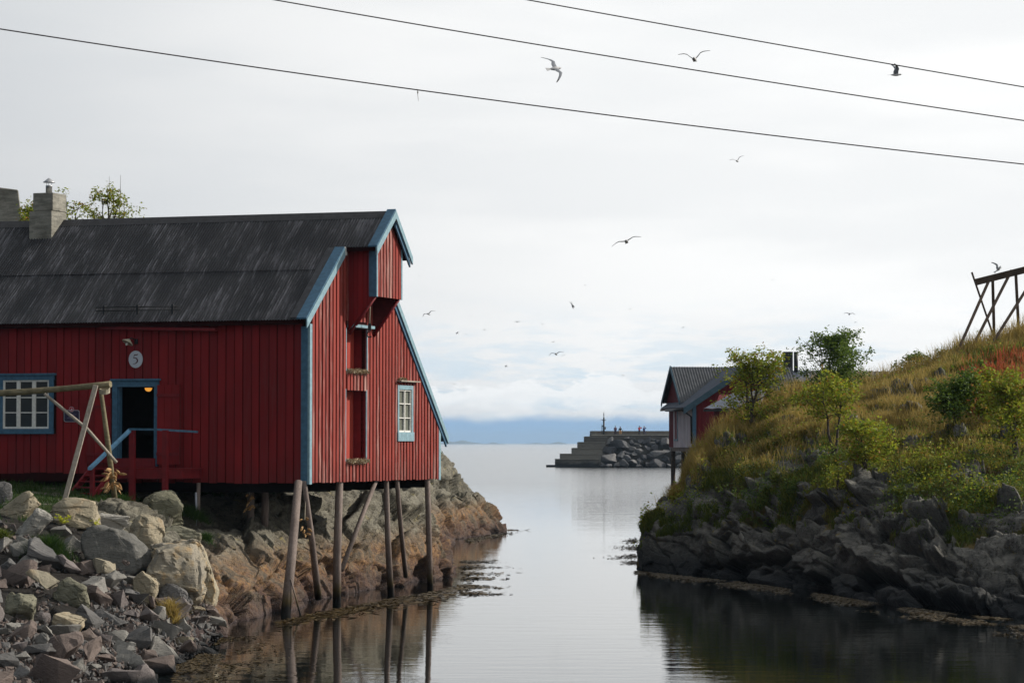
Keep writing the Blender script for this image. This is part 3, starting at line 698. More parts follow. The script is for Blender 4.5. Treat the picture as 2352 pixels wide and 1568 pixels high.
for k, (x0, x1, y0, y1, mi, rot, sh, lab) in enumerate(BO):
    cx = (x0 + x1) / 2; h = hit_left(cx, y1 - 4)
    Y = h[1] + .3; s = Y / FPX; w = (x1 - x0) * s; hh = (y1 - y0) * s
    me = hull_mesh(300 + k * 7, 18 if sh < 1 else 13, 4, sh, (1, 1, 1), .55, .05)
    me.materials.append(([M_BOULD[0], M_BOULD[1], M_BOULD[2], M_BOULD[3], M_ST[4]])[mi])
    o = bpy.data.objects.new('boulder', me); COL.objects.link(o)
    if k == 4:      # the biggest one: a broad overhanging front and a sloping crown
        bm = bmesh.new()
        for p_ in [(-.5, -.25, .25), (-.42, -.42, -.15), (-.1, -.5, -.42), (.2, -.47, -.5), (.34, -.40, -.32), (.22, -.24, .16), (-.1, -.2, .40), (-.36, -.2, .49), (-.25, .25, .5), (.1, .35, .36), (.46, .3, -.08), (.5, .1, -.34), (.42, .4, -.5), (-.5, .3, .1), (-.4, .4, -.5), (.1, .5, -.5), (-.2, -.2, -.5)]: bm.verts.new(p_)
        bmesh.ops.convex_hull(bm, input=bm.verts); bmesh.ops.bevel(bm, geom=list(bm.edges), offset=.025, segments=1, affect='EDGES', clamp_overlap=True); bmesh.ops.triangulate(bm, faces=bm.faces)
        for _ in range(3): bmesh.ops.subdivide_edges(bm, edges=bm.edges, cuts=1, use_grid_fill=True)
        bm.normal_update(); Pv = np.array([v.co for v in bm.verts]); Nv = np.array([v.normal for v in bm.verts]); a_, _ = facets(Pv * 3 + 4, 9, .5, .1, .1); Pv = Pv + Nv * (a_ * .035 + (fbm(Pv * 9, 3, 4) - .5) * .05)[:, None]
        for v, p_ in zip(bm.verts, Pv): v.co = p_
        bm.to_mesh(me); bm.free(); me.polygons.foreach_set('use_smooth', [True] * len(me.polygons)); rot = (0, 0, 0)
    # rotate the raw hull, then fit its bounds to the surveyed size
    Rm = Euler(rot).to_matrix(); Pv = np.array([v.co for v in me.vertices]) @ np.array(Rm).T
    mn, mx = Pv.min(0), Pv.max(0); dep = max(hh * .9, w * .62)
    Pv = (Pv - (mn + mx) / 2) / (mx - mn) * np.array([w * 1.04, dep, hh * 1.05]); Pv[:, 2] += hh * .5
    if k in (0, 9): Pv[:, 2] += Pv[:, 0] * (.25 if k == 0 else -.2)
    me.vertices.foreach_set('co', Pv.astype(np.float32).ravel()); me.update()
    c = W(cx, y1, Y); o.location = (c[0], Y + dep * .15, c[2] - .02)
    tag(o, lab, 'boulder', 'boulders on the rubble bank')
# ochre outcrop (two cloven halves) : part of the shore
for k, (x0, x1, y0, y1) in enumerate([(330, 466, 1244, 1404), (440, 496, 1258, 1408)]):
    cx = (x0 + x1) / 2; h = hit_left(cx, y1 - 10); Y = h[1] + .5; s = Y / FPX; w = (x1 - x0) * s; hh = (y1 - y0) * s
    me = hull_mesh(731 + k * 5, 20, 4, .75, (1, 1, 1), .7, .06); me.materials.append(M_BOULD[4])
    Pv = np.array([v.co for v in me.vertices]); mn, mx = Pv.min(0), Pv.max(0); Pv = (Pv - (mn + mx) / 2) / (mx - mn) * np.array([w * 1.05, w * 1.1 + .4, hh * 1.06]); Pv[:, 2] += hh * .5
    me.vertices.foreach_set('co', Pv.astype(np.float32).ravel()); me.update()
    o = bpy.data.objects.new('boulder', me); COL.objects.link(o); c = W(cx, y1, Y); o.location = (c[0], Y + .4, c[2])
    tag(o, ['large rounded outcrop of pale ochre rock at the right end of the rubble', 'narrow ochre rock block split off the right side of the large ochre outcrop'][k], 'boulder', 'ochre outcrop rocks')

# ------------------------------------------------------------------ boathouse
C0 = Vector((W(708, 1109, 70)[0], 70, 0)); GU = Vector((.3446, .9388, 0)); LV = Vector((-.958, .287, 0))
def Hp(x, a, z): return Vector((C0.x + GU.x * a - LV.x * x, C0.y + GU.y * a - LV.y * x, z))   # x outward from the gable, a along the gable, z up
def aG(px, py, x=0.):
    o = Hp(x, 0, 0); P = on_vplane(px, py, o, (GU.y, -GU.x)); return ((P[0] - o.x) * GU.x + (P[1] - o.y) * GU.y, P[2])
def sL(px, py, a=0.):
    o = Hp(0, a, 0); P = on_vplane(px, py, o, (-LV.y, LV.x)); return (-((P[0] - o.x) * LV.x + (P[1] - o.y) * LV.y), P[2])
AR, ZR, SF, SB, WID = 3.5, 10.85, .826, .99, 9.37
ZFL, XEND = 3.355, -13.0
def roofz(a): return ZR - (AR - a) * SF if a < AR else ZR - (a - AR) * SB
house = empty('boathouse', Hp(0, 0, 0), 'red wooden boathouse on stilts with blue trim and a dark corrugated roof', 'boathouse')
def hb(mb, x0, x1, a0, a1, z0, z1, mi=0):
    mb.box8([Hp(x0, a0, z0), Hp(x1, a0, z0), Hp(x1, a1, z0), Hp(x0, a1, z0), Hp(x0, a0, z1), Hp(x1, a0, z1), Hp(x1, a1, z1), Hp(x0, a1, z1)], mi)
def hstrip(mb, x0, x1, a0, a1, z0, f0, f1, mi=0):
    """upright board on the gable with a sloping top"""
    mb.box8([Hp(x0, a0, z0), Hp(x1, a0, z0), Hp(x1, a1, z0), Hp(x0, a1, z0), Hp(x0, a0, f0), Hp(x1, a0, f0), Hp(x1, a1, f1), Hp(x0, a1, f1)], mi)

# measured openings
dL, dT = sL(262, 875); dR, _ = sL(368, 875); _, dB = sL(300, 1062)
oL, oT = sL(273, 888.5); oR, oB = sL(357, 1052)
wL, wT = sL(0, 858); wL = min(wL, sL(-4, 858)[0]); wR, wB = sL(127, 996)
u0, uT = aG(792.6, 752.6); u1, uB = aG(838, 854)
l0, lT = aG(791.4, 893); l1, lB = aG(836.5, 1058)
g0, gT = aG(908.7, 884); g1, gB = aG(943.8, 1012.7)
# --- long side wall towards the camera
side = MB()
def hollow(mb, lo, hi, z0, z1, holes, fn):
    cuts = sorted([lo, hi] + [v for h in holes for v in h[:2]])
    for A, B in zip(cuts, cuts[1:]):
        if B - A < 1e-4: continue
        mid = (A + B) / 2; zc = [(h[2], h[3]) for h in holes if h[0] < mid < h[1]]
        z = z0
        for b, t_ in sorted(zc): fn(A, B, z, b); z = t_
        fn(A, B, z, z1)
holes_side = [(oL, oR, oB, oT), (sL(10, 0)[0], sL(116, 0)[0], sL(60, 984)[1], sL(60, 873)[1])]
hollow(side, XEND, -.02, ZFL + .02, 7.7, holes_side, lambda A, B, z0, z1: hb(side, A, B, .0, .12, z0, z1))
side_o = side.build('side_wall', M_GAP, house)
x = -.17; k = 0; xstep = sL(262, 0)[0]
while x > XEND:
    w = random.uniform(.20, .255) if k % 2 else random.uniform(.235, .29)
    x0, x1 = x - w, x; raised = k % 2; a0 = -.045 if raised else -.024
    zb = (ZFL + random.uniform(-.02, .02)) if x > xstep + .1 else 3.60 + random.uniform(-.02, .02)
    hs = [h for h in [(dL, dR, dB, dT), (wL, wR, wB, wT)] if h[0] < (x0 + x1) / 2 < h[1]]
    x0 += .014; x1 -= .014
    z = zb
    for h in hs + [(0, 0, 7.66, 0)]:
        b = MB(); hb(b, x0, x1, a0, -.001, z, h[2]); b.build('board', M_RED, side_o); z = h[3]
    x -= w; k += 1
# --- gable wall
gab = MB(); npitch = 40; pitch = WID / npitch
gholes = [(u0, u1, uB, uT), (l0, l1, lB, lT), (g0 + .12, g1 - .12, gB + .2, gT - .12)]
def gstrip(mb, x0, x1, a0, a1, z0, z1=None):
    if z1 is None: z1 = 99
    f0, f1 = min(z1, roofz(a0) - .13), min(z1, roofz(a1) - .13)
    if min(f0, f1) > z0: hstrip(mb, x0, x1, a0, a1, z0, f0, f1)
cuts = sorted([0, WID, AR] + [h[0] for h in gholes] + [h[1] for h in gholes])
for A, B in zip(cuts, cuts[1:]):
    mid = (A + B) / 2; zc = sorted((h[2], h[3]) for h in gholes if h[0] < mid < h[1]); z = ZFL + .02
    for b_, t_ in zc: gstrip(gab, -.1, 0, A, B, z, b_); z = t_
    gstrip(gab, -.1, 0, A, B, z)
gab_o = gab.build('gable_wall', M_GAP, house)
ab = .13
while ab < WID - .1:
    w = random.uniform(.128, .148); a0, a1 = ab, ab + w; b = MB(); mid = (a0 + a1) / 2
    hs = [h for h in [(u0, u1, uB - .5, uT + .2), (l0, l1, ZFL - 1, lT)] if h[0] - .03 < mid < h[1] + .03]
    if g0 < mid < g1: hs.append((g0, g1, gB, gT))
    zb = ZFL + random.uniform(-.012, .012)
    if l0 - .03 < mid < l1 + .03: segs = [(.05, zb, lB - .02), (.07, lT - .03, uB - .04), (.045, uT + .2, None)]
    elif g0 - .02 < mid < g1 + .02: segs = [(.045, zb, gB), (.045, gT, None)]
    else: segs = [(.055, zb, None)]
    for th_, za_, zb2_ in segs:
        b = MB(); gstrip(b, .002, th_, a0, a1, za_, zb2_)
        if b.v: b.build('board', M_REDG, gab_o)
    ab += random.uniform(.222, .242)
# loading doors set back in the two tall openings
for (a0, a1, z0, z1, nm) in ((u0, u1, uB, uT, 1), (l0, l1, lB, lT, 0)):
    d = MB(); n = 3; ww = (a1 - a0) / n
    hb(d, -.42, -.36, a0 - .1, a1 + .1, z0 - .1, z1 + .1)
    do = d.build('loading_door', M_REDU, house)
    for i in range(6):
        b = MB(); q0 = a0 - .05 + i * (a1 - a0 + .1) / 6; hb(b, -.355, -.33, q0 + .006, q0 + (a1 - a0 + .1) / 6 - .006, z0, z1); b.build('board', M_REDD, do)
    for (q0, q1, q2) in ((.03, a1, a1 + .03), (.01, a0 - .03, a0)): f = MB(); hb(f, -.34, q0, q1, q2, z0, z1); f.build('door_reveal', M_REDT, house)
    for (q0, q1, q2) in ((.065, a1 + .002, a1 + .05), (.05, a0 - .04, a0 - .002)): e = MB(); hb(e, .0, q0, q1, q2, z0, z1); e.build('door_casing', M_BLUEL, house)
b = MB(); hb(b, .0, .26, u0 + .15, u1 + .10, uT + .02, uT + .10); b.build('door_hood', M_BLUEL, house)
# gable window
wn_ = MB(); c = .10
hb(wn_, .0, .075, g0, g0 + c, gB, gT); hb(wn_, .0, .075, g1 - c, g1, gB, gT); hb(wn_, .0, .08, g0 + c, g1 - c, gT - .12, gT); hb(wn_, .0, .10, g0 - .03, g1 + .02, gB, gB + .26)
wo_ = wn_.build('gable_window', M_BLUEL, house)
fr = MB(); A0, A1, Z0, Z1 = g0 + c, g1 - c, gB + .262, gT - .122; cw = .036
for q0, q1 in ((A0, A0 + cw), ((A0 + A1) / 2 - cw * .7, (A0 + A1) / 2 + cw * .7), (A1 - cw, A1)): hb(fr, -.01, .05, q0, q1, Z0, Z1)
fr.build('window_frame', M_WHITE, wo_)
for q0, q1 in ((A0 + cw + .002, (A0 + A1) / 2 - cw * .72), ((A0 + A1) / 2 + cw * .72, A1 - cw - .002)):
    for z0_, z1_ in ((Z0, Z0 + .05), (Z0 + (Z1 - Z0) / 3 - .014, Z0 + (Z1 - Z0) / 3 + .014), (Z0 + (Z1 - Z0) * 2 / 3 - .014, Z0 + (Z1 - Z0) * 2 / 3 + .014), (Z1 - .04, Z1)):
        b = MB(); hb(b, 0, .04, q0, q1, z0_, z1_); b.build('glazing_bar', M_WHITE, wo_)
for i in range(3):
    for q0, q1 in ((A0 + cw, (A0 + A1) / 2 - cw * .7), ((A0 + A1) / 2 + cw * .7, A1 - cw)):
        p = MB(); hb(p, -.03, -.02, q0, q1, Z0 + (Z1 - Z0) * i / 3, Z0 + (Z1 - Z0) * (i + 1) / 3); p.build('pane', M_GLASS2, wo_)
b = MB(); hb(b, .0, .20, g0 - .05, g1 + .25, gT + .10, gT + .14); b.build('window_hood', M_POLE, house)
# corner boards
for nm, (x0, x1, a0, a1, z0, z1), mt in (('corner_board', (-.19, -.0, -.06, -.002, ZFL - .03, 7.55), M_BLUE), ('corner_board', (.002, .065, -.06, .09, ZFL - .03, 7.62), M_BLUEL),
                                     ('corner_board', (.002, .065, WID - .10, WID + .05, ZFL - .03, 5.0), M_BLUEL)):
    b = MB(); hb(b, x0, x1, a0, a1, z0, z1); b.build(nm, mt, house)
# other walls, floor, ceiling (dark inside)
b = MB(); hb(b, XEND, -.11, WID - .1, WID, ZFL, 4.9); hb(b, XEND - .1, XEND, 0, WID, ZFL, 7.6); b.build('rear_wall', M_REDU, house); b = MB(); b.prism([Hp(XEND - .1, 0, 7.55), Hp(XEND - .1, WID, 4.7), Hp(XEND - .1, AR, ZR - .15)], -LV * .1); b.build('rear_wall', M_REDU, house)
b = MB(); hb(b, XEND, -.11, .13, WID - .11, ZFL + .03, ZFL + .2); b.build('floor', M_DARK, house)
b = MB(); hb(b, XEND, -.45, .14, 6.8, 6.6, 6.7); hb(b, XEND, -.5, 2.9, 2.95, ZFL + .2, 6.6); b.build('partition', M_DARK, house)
b = MB()
for i in range(7): hb(b, XEND + .1, -.2, .45 + i * 1.45, .45 + i * 1.45, ZFL - .26, ZFL + .029)
b.build('floor_beam', M_DARK, house)
# --- roof
XL, XB = .085, 1.02         # where the main and the hoist roof edges end
def sheet(name, x0, x1, a0, a1, lift=0., amp=.017, pitch_=.082, rows=3, mat=None):
    n = int((x1 - x0) / pitch_ * 6) + 1; xs = np.linspace(x0, x1, n); V = []
    for r_ in range(rows):
        a = a0 + (a1 - a0) * r_ / (rows - 1); z = roofz(a) + lift
        for xx in xs:
            wv = amp * math.sin(2 * math.pi * xx / pitch_); V.append(Hp(xx, a - wv * .63, z + .03 + wv * .77))
    o = np_mesh(name, [tuple(v) for v in V], grid_faces(rows, n), mat or M_ROOF, house, smooth=True); return o
aS = 1.42    # the lap between the two courses
bx0, bx1 = 2.42, 4.42     # hoist gable width
for i in range(4):
    xa, xb = XEND - .2 + i * (13.2 + XL - .0) / 4, XEND - .2 + (i + 1) * (13.2 + XL) / 4
    sheet('roof_sheet', xa, xb + (.0 if i == 3 else .04), -.32, aS + .07, .0 - (.003 if i % 2 else 0))
    if i < 3: sheet('roof_sheet', xa, xb + .04, aS - .02, AR - .02, .024 + (.003 if i % 2 else 0))
xa = XEND - .2 + 3 * (13.2 + XL) / 4
sheet('roof_sheet', xa, -.15, aS - .02, AR - .02, .024); sheet('roof_sheet', -.15, XB - .04, 2.2, AR - .02, .024); sheet('roof_sheet', -.15, XL, aS - .02, 2.22, .024)
n = 8
sheet('roof_sheet', XEND - .2, XL, AR + .02, WID + .5, 0.0); sheet('roof_sheet', XL, XB - .04, AR + .02, 4.70, 0.0)
dk = MB()
def slab(x0, x1, a0, a1, th, lift=0., mi=0, mb=dk):
    mb.box8([Hp(x0, a0, roofz(a0) + lift - th), Hp(x1, a0, roofz(a0) + lift - th), Hp(x1, a1, roofz(a1) + lift - th), Hp(x0, a1, roofz(a1) + lift - th),
             Hp(x0, a0, roofz(a0) + lift), Hp(x1, a0, roofz(a0) + lift), Hp(x1, a1, roofz(a1) + lift), Hp(x0, a1, roofz(a1) + lift)], mi)
slab(XEND - .2, .0, -.28, AR, .12); slab(XEND - .2, .0, AR, WID + .45, .12); slab(.0, XB - .08, 2.25, AR, .10); slab(.0, XB - .08, AR, 4.66, .10)
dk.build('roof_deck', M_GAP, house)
b = MB()
for sgn in (-1, 1):
    a0, a1 = (AR - .26, AR) if sgn < 0 else (AR, AR + .22)
    slab(XEND - .2, XB - .05, a0, a1, .02, .075, 0, b)
b.build('ridge_cap', plain('ridge_metal', (.034, .034, .037), .6, .3, var=.3), house)
b = MB(); slab(-.42, -.20, -.30, 2.18, .012, .072, 0, b); b.build('roof_flashing', plain('dark_flashing', (.055, .055, .06), .6), house)
# barge boards
def barge(x0, x1, a0, a1, zt, zb, mat, name='barge_board'):
    b = MB(); b.box8([Hp(x0, a0, roofz(a0) + zb), Hp(x1, a0, roofz(a0) + zb), Hp(x1, a1, roofz(a1) + zb), Hp(x0, a1, roofz(a1) + zb),
                      Hp(x0, a0, roofz(a0) + zt), Hp(x1, a0, roofz(a0) + zt), Hp(x1, a1, roofz(a1) + zt), Hp(x0, a1, roofz(a1) + zt)]); return b.build(name, mat, house)
barge(-.19, XL + .01, -.36, 2.14, .115, .072, M_BLUE); barge(XL, XL + .035, -.36, 2.14, .070, -.17, M_BLUEL)
barge(XL, XL + .05, 4.45, WID + .52, .10, -.12, M_BLUEL); barge(XL - .04, XL + .005, 4.45, WID + .46, -.125, -.27, M_BLUE); barge(-.15, XL, 4.45, WID + .52, .125, .075, M_BLUE)
barge(XB - .24, XB + .012, 2.16, AR, .125, .082, M_BLUE); barge(XB - .02, XB + .03, 2.16, AR, .080, -.15, M_BLUEL)
barge(XB - .24, XB + .012, AR, 4.74, .125, .082, M_BLUE); barge(XB - .02, XB + .03, AR, 4.74, .080, -.13, M_BLUEL); barge(XB - .07, XB - .022, AR + .1, 4.68, -.135, -.27, M_BLUE)
b = MB(); hb(b, -.17, XL + .02, 2.145, 2.30, roofz(2.14) - .12, roofz(2.2) + .06); b.build('barge_end_cap', M_WHITE, house)
# hoist box
zf0 = 8.49
hoist = MB()
for aa in (2.55, 4.30):
    P_ = [Hp(.03, aa, 7.52), Hp(.83, aa, zf0 + .0), Hp(.83, aa, roofz(aa) - .14), Hp(.03, aa, roofz(aa) - .14)]; hoist.prism(P_, GU * .03)
hoist.prism([Hp(.80, 2.58, zf0), Hp(.80, 4.30, zf0), Hp(.80, 4.30, roofz(4.30) - .14), Hp(.80, AR, ZR - .14), Hp(.80, 2.58, roofz(2.58) - .14)], -LV * .03)
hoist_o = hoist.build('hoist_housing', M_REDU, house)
q = .06
while q < .78:
    w = random.uniform(.12, .15); w = min(w, .83 - q); f = lambda x_: 7.52 + (x_ - .03) / .8 * (zf0 - 7.52)
    for aa, dd in ((2.55, -.028), (4.332, .028)):
        b = MB(); b.box8([Hp(q, aa, f(q)), Hp(q + w - .012, aa, f(q + w)), Hp(q + w - .012, aa + dd, f(q + w)), Hp(q, aa + dd, f(q)),
                Hp(q, aa, roofz(2.55) - .15), Hp(q + w - .012, aa, roofz(2.55) - .15), Hp(q + w - .012, aa + dd, roofz(2.55) - .15), Hp(q, aa + dd, roofz(2.55) - .15)]); b.build('board', M_RED, hoist_o)
    q += w
ab = 2.60
while ab < 4.24:
    b = MB(); w = .15; f0, f1 = roofz(ab) - .15, roofz(ab + w) - .15
    if ab < AR < ab + w: f0 = f1 = min(f0, f1)
    hstrip(b, .832, .872, ab, ab + w, zf0 - .01, f0, f1); b.build('board', M_REDG, hoist_o); ab += .222
b = MB(); hb(b, .66, .875, 2.50, 2.52, zf0 - .02, roofz(2.5) - .10); b.build('corner_board', M_BLUE, hoist_o)
b = MB(); hb(b, .835, .885, 2.522, 2.595, zf0 - .02, roofz(2.5) - .10); b.build('corner_board', M_BLUEL, hoist_o)
b = MB(); hb(b, .835, .885, 4.285, 4.37, zf0 - .02, roofz(4.37) - .10); b.build('corner_board', M_BLUEL, hoist_o)
# brackets under the far side
for aa in (4.28, 2.60): b = MB(); b.tube([Hp(.05, aa, 7.45), Hp(.80, aa, 8.47)], .05, 6); b.build('bracket', M_REDT, hoist_o)
# hoist rope with hook
hx = on_vplane(849, 700, Hp(.45, 3.4, 0), (GU.y, -GU.x)); rt = Vector(hx); 
hk = empty('hoist_rope', (rt.x, rt.y, 7.6), 'rope with an iron hook hanging under the hoist housing of the gable', 'rope')
b = MB(); b.tube([(rt.x, rt.y, 8.9), (rt.x + .01, rt.y, 8.2), (rt.x, rt.y, 7.75)], .02, 6); b.build('rope', M_ROPE, hk)
b = MB(); b.box((rt.x, rt.y, 7.65), (.09, .09, .2)); pts = [(rt.x + .07 * math.cos(t_), rt.y, 7.45 + .08 * math.sin(t_)) for t_ in np.linspace(1.6, 5.6, 8)]; b.tube(pts, .02, 6); b.build('hook', M_BLACK, hk)
# chimney on the roof
def roof_hit(px, py):
    d = ray(px, py)
    for i in range(4000):
        Y = 68 + i * .005; s = Y / d[1]; P = Vector((d[0] * s, Y, CAMH + d[2] * s)); q = P - C0
        det = GU.x * (-LV.y) - GU.y * (-LV.x); a = (q.x * (-LV.y) - q.y * (-LV.x)) / det; x_ = (GU.x * q.y - GU.y * q.x) / det
        if a > AR or P.z <= roofz(a) + .03: return x_, a, P.z
    return x_, a, P.z
cxr, ca_, cz = roof_hit(118, 550); cxl, ca2, _ = roof_hit(66, 552)
zt = [W(96, 442, Hp(cxr, ca_ + .0, 0).y)[2]][0]; zm = W(96, 484, Hp(cxr, ca_, 0).y)[2]
cd = AR + .15 - ca_
b = MB(); hb(b, cxl, cxr, ca_, ca_ + cd, cz - .35, zm); hb(b, cxl + .1, cxr + .02, ca_ + .03, ca_ + cd - .05, zm + .02, zt); hb(b, cxl + .12, cxr + .0, ca_ + .05, ca_ + cd - .07, zm, zm + .02)
chim = b.build('chimney', M_CONC, house, bevel=.02)
fc = Hp((cxl + cxr) / 2 + .1, ca_ + .3, 0)
b = MB(); b.lathe((fc.x, fc.y, zt), [(.095, 0), (.095, .22), (.1, .23)], 16); b.lathe((fc.x, fc.y, zt + .32), [(.175, 0), (.17, .015), (.02, .13), (.004, .14)], 16)
for k in range(3): a = k * 2.09 + .5; b.tube([(fc.x + .085 * math.cos(a), fc.y + .085 * math.sin(a), zt + .15), (fc.x + .085 * math.cos(a), fc.y + .085 * math.sin(a), zt + .33)], .008, 4)
b.build('flue', M_ZINC, chim)
# snow guard near the eave
x0s, a_s, z_s = roof_hit(221, 722); x1s, _, _ = roof_hit(415, 722)
sg = MB(); zg = roofz(a_s) + .07
for dz in (.0, .10): sg.tube([Hp(x0s, a_s - .03, zg + .05 + dz), Hp(x1s, a_s - .03, zg + .05 + dz)], .014, 6)
for i in range(60): xx = x0s + (x1s - x0s) * (i + .5) / 60; sg.tube([Hp(xx, a_s - .03, zg + .05), Hp(xx, a_s - .03, zg + .15)], .005, 4)
for xx in (x0s + .25, (x0s + x1s) / 2 - .02, x1s - .25): hb(sg, xx - .03, xx + .03, a_s - .05, a_s - .02, zg - .08, zg + .20); sg.tube([Hp(xx, a_s - .03, zg + .18), Hp(xx, a_s + .2, roofz(a_s + .2) + .05)], .015, 5)
sg.build('snow_guard', M_BLACK, house)
# eave board and the red beam above the door
b = MB(); hb(b, XEND, -.2, -.20, -.17, 7.60, 7.70); b.build('eave_board', plain('dark_eave', (.05, .015, .015), .8), house)
rb0, rbz = sL(229, 752, -.2); rb1, rbz1 = sL(495, 757, -.2)
b = MB(); b.box8([Hp(rb0, -.22, rbz - .04), Hp(rb1, -.22, rbz1 - .04), Hp(rb1, -.05, rbz1 - .04), Hp(rb0, -.05, rbz - .04), Hp(rb0, -.22, rbz + .04), Hp(rb1, -.22, rbz1 + .04), Hp(rb1, -.05, rbz1 + .06), Hp(rb0, -.05, rbz + .06)])
b.build('door_canopy_rail', M_REDT, house)
# --- entrance door frame
df = MB(); hb(df, dL, oL, -.10, -.047, dB, oT); hb(df, oR, oR + .10, -.10, -.047, dB - .1, oT); hb(df, dL - .02, oR + .13, -.11, -.047, oT, oT + .17); hb(df, dL - .04, oR + .18, -.16, -.047, oT + .17, oT + .22)
hb(df, oL, oL + .03, -.04, .14, oB, oT)
df.build('door_frame', M_BLUE, house)
b = MB(); hb(b, oL - .1, oR + .05, -.16, .1, oB - .28, oB); b.build('door_sill', M_REDT, house)
def leaf(px0, px1, py0, py1, nb, name='door_leaf'):
    q0, zt_ = sL(px0, py0, -.07); q1, zb_ = sL(px1, py1, -.07); m = MB(); hb(m, q0, q1, -.12, -.06, zb_, zt_); lo = m.build(name, M_REDU, house)
    for i in range(nb): b = MB(); w = (q1 - q0) / nb; hb(b, q0 + i * w + .004, q0 + (i + 1) * w - .004, -.145, -.122, zb_, zt_); b.build('board', M_RED, lo)
    b = MB()
    for fz in (.13, .87): hb(b, q0, q1, -.175, -.147, zb_ + (zt_ - zb_) * fz - .04, zb_ + (zt_ - zb_) * fz + .04)
    b.build('ledge', M_REDT, lo)
leaf(364, 414, 884, 1066, 3); leaf(203, 256, 915, 1062, 3)
# lamp glowing inside the doorway
lx = sL(341, 893, .9); M_GLOW = bpy.data.materials.new('warm_lamp_glow'); M_GLOW.use_nodes = True; _b = M_GLOW.node_tree.nodes['Principled BSDF']; _b.inputs['Base Color'].default_value = (.9, .45, .1, 1); _b.inputs['Emission Color'].default_value = (1, .42, .06, 1); _b.inputs['Emission Strength'].default_value = .75
lp = Hp(lx[0], .9, lx[1]); lampi = empty('ceiling_lamp', lp, 'round lamp glowing orange at the top of the open doorway', 'lamp')
b = MB(); b.lathe((lp.x, lp.y, lp.z - .07), [(.02, 0), (.07, .02), (.10, .07), (.105, .10)], 16); b.build('glass_shade', M_GLOW, lampi); b = MB(); b.lathe((lp.x, lp.y, lp.z + .032), [(.05, 0), (.05, .05)], 12); b.build('lamp_base', M_BLACK, lampi)
# --- window left of the door
W0, ZT_ = wL, wT; bw_ = MB(); i0, it = sL(10.5, 873); i1, ib = sL(116, 984)
hb(bw_, wL, i0, -.10, -.047, wB + .0, wT - .1); hb(bw_, i1, wR - .02, -.10, -.047, wB, wT - .1); hb(bw_, wL, wR, -.105, -.047, it, wT - .05); hb(bw_, wL - .04, wR + .05, -.15, -.047, wT - .05, wT); hb(bw_, wL, wR - .01, -.13, -.047, wB, ib)
win = bw_.build('side_window', M_BLUE, house)
xm = [i0 + (i1 - i0) * k / 3 for k in range(4)]; zq = [ib, ib + (it - ib) * .33, ib + (it - ib) * .64, it]
fr = MB()
for k in range(3):
    f = .055; hb(fr, xm[k] + .002, xm[k] + f, -.075, -.03, ib, it); hb(fr, xm[k + 1] - f, xm[k + 1] - .002, -.075, -.03, ib, it); hb(fr, xm[k] + f, xm[k + 1] - f, -.075, -.03, ib, ib + .055); hb(fr, xm[k] + f, xm[k + 1] - f, -.075, -.03, it - .05, it)
fr.build('casement', M_WHITE, win)
for k in range(3):
    for z in zq[1:3]: gbar = MB(); hb(gbar, xm[k] + .055, xm[k + 1] - .055, -.065, -.035, z - .015, z + .015); gbar.build('glazing_bar', M_WHITE, win)
for k in range(3):
    for j in range(3): p = MB(); hb(p, xm[k] + .05, xm[k + 1] - .05, -.042, -.036, zq[j], zq[j + 1]); p.build('pane', M_GLASS, win)
# --- stilts
def stilt(t_, b_, r0, r1, name='stilt', mat=None):
    m = MB(); t_, b_ = Vector(t_), Vector(b_); mid = t_.lerp(b_, .5) + Vector((random.uniform(-.03, .03), 0, 0)); m.tube([t_, mid, b_], [r0, (r0 + r1) / 2, r1], 12, 0, True, .08); return m.build(name, mat or M_POST, house)
def post(tp, a_, bp, Yb, r0=.11, r1=.12, down=.5):
    T = Hp(-.08, aG(tp[0], tp[1])[0], ZFL + .05); B = Vector(W(bp[0], bp[1], Yb)); D = (B - T).normalized(); return stilt(T, B + D * down, r0, r1)
post((692, 1109), 0, (655, 1415), 67.6, .105, .135); post((705, 1111), 0, (729, 1352), 71.5, .065, .10, .3); post((786, 1108), 0, (774, 1386), 72.6, .10, .12)
post((893, 1103), 0, (897, 1354), 76.2, .075, .095, .3); post((917, 1102), 0, (931, 1312), 78.5, .065, .075, .2); post((987, 1100), 0, (988, 1353), 79.1, .08, .095)
T = Hp(-.08, aG(870, 1104)[0], ZFL + .02); B = Vector(W(784, 1309, 72.9)); stilt(T, B, .065, .07, 'stilt_brace')
q = W(453, 1106, 70.6); stilt((q[0], 70.9, ZFL), (q[0], 70.9, 2.2), .055, .06); q = W(449, 1106, 70.5); stilt((q[0], 70.6, 3.1), (q[0], 70.6, 2.2), .03, .03, 'drain_pipe', plain('grey_plastic', (.32, .34, .38), .5))
for px in (575, 608): q = W(px, 1106, 72.5); stilt((q[0], 72.5, ZFL), (q[0], 72.5, 2.0), .10, .10)
q = W(675, 1414, 67.7); m = MB(); m.tube([W(668, 1330, 68.0), W(690, 1412, 67.6)], [.02, .025], 6); o = m.build('driftwood_stick', M_POST); tag(o, 'thin stick leaning against the foot of the front corner stilt', 'stick')
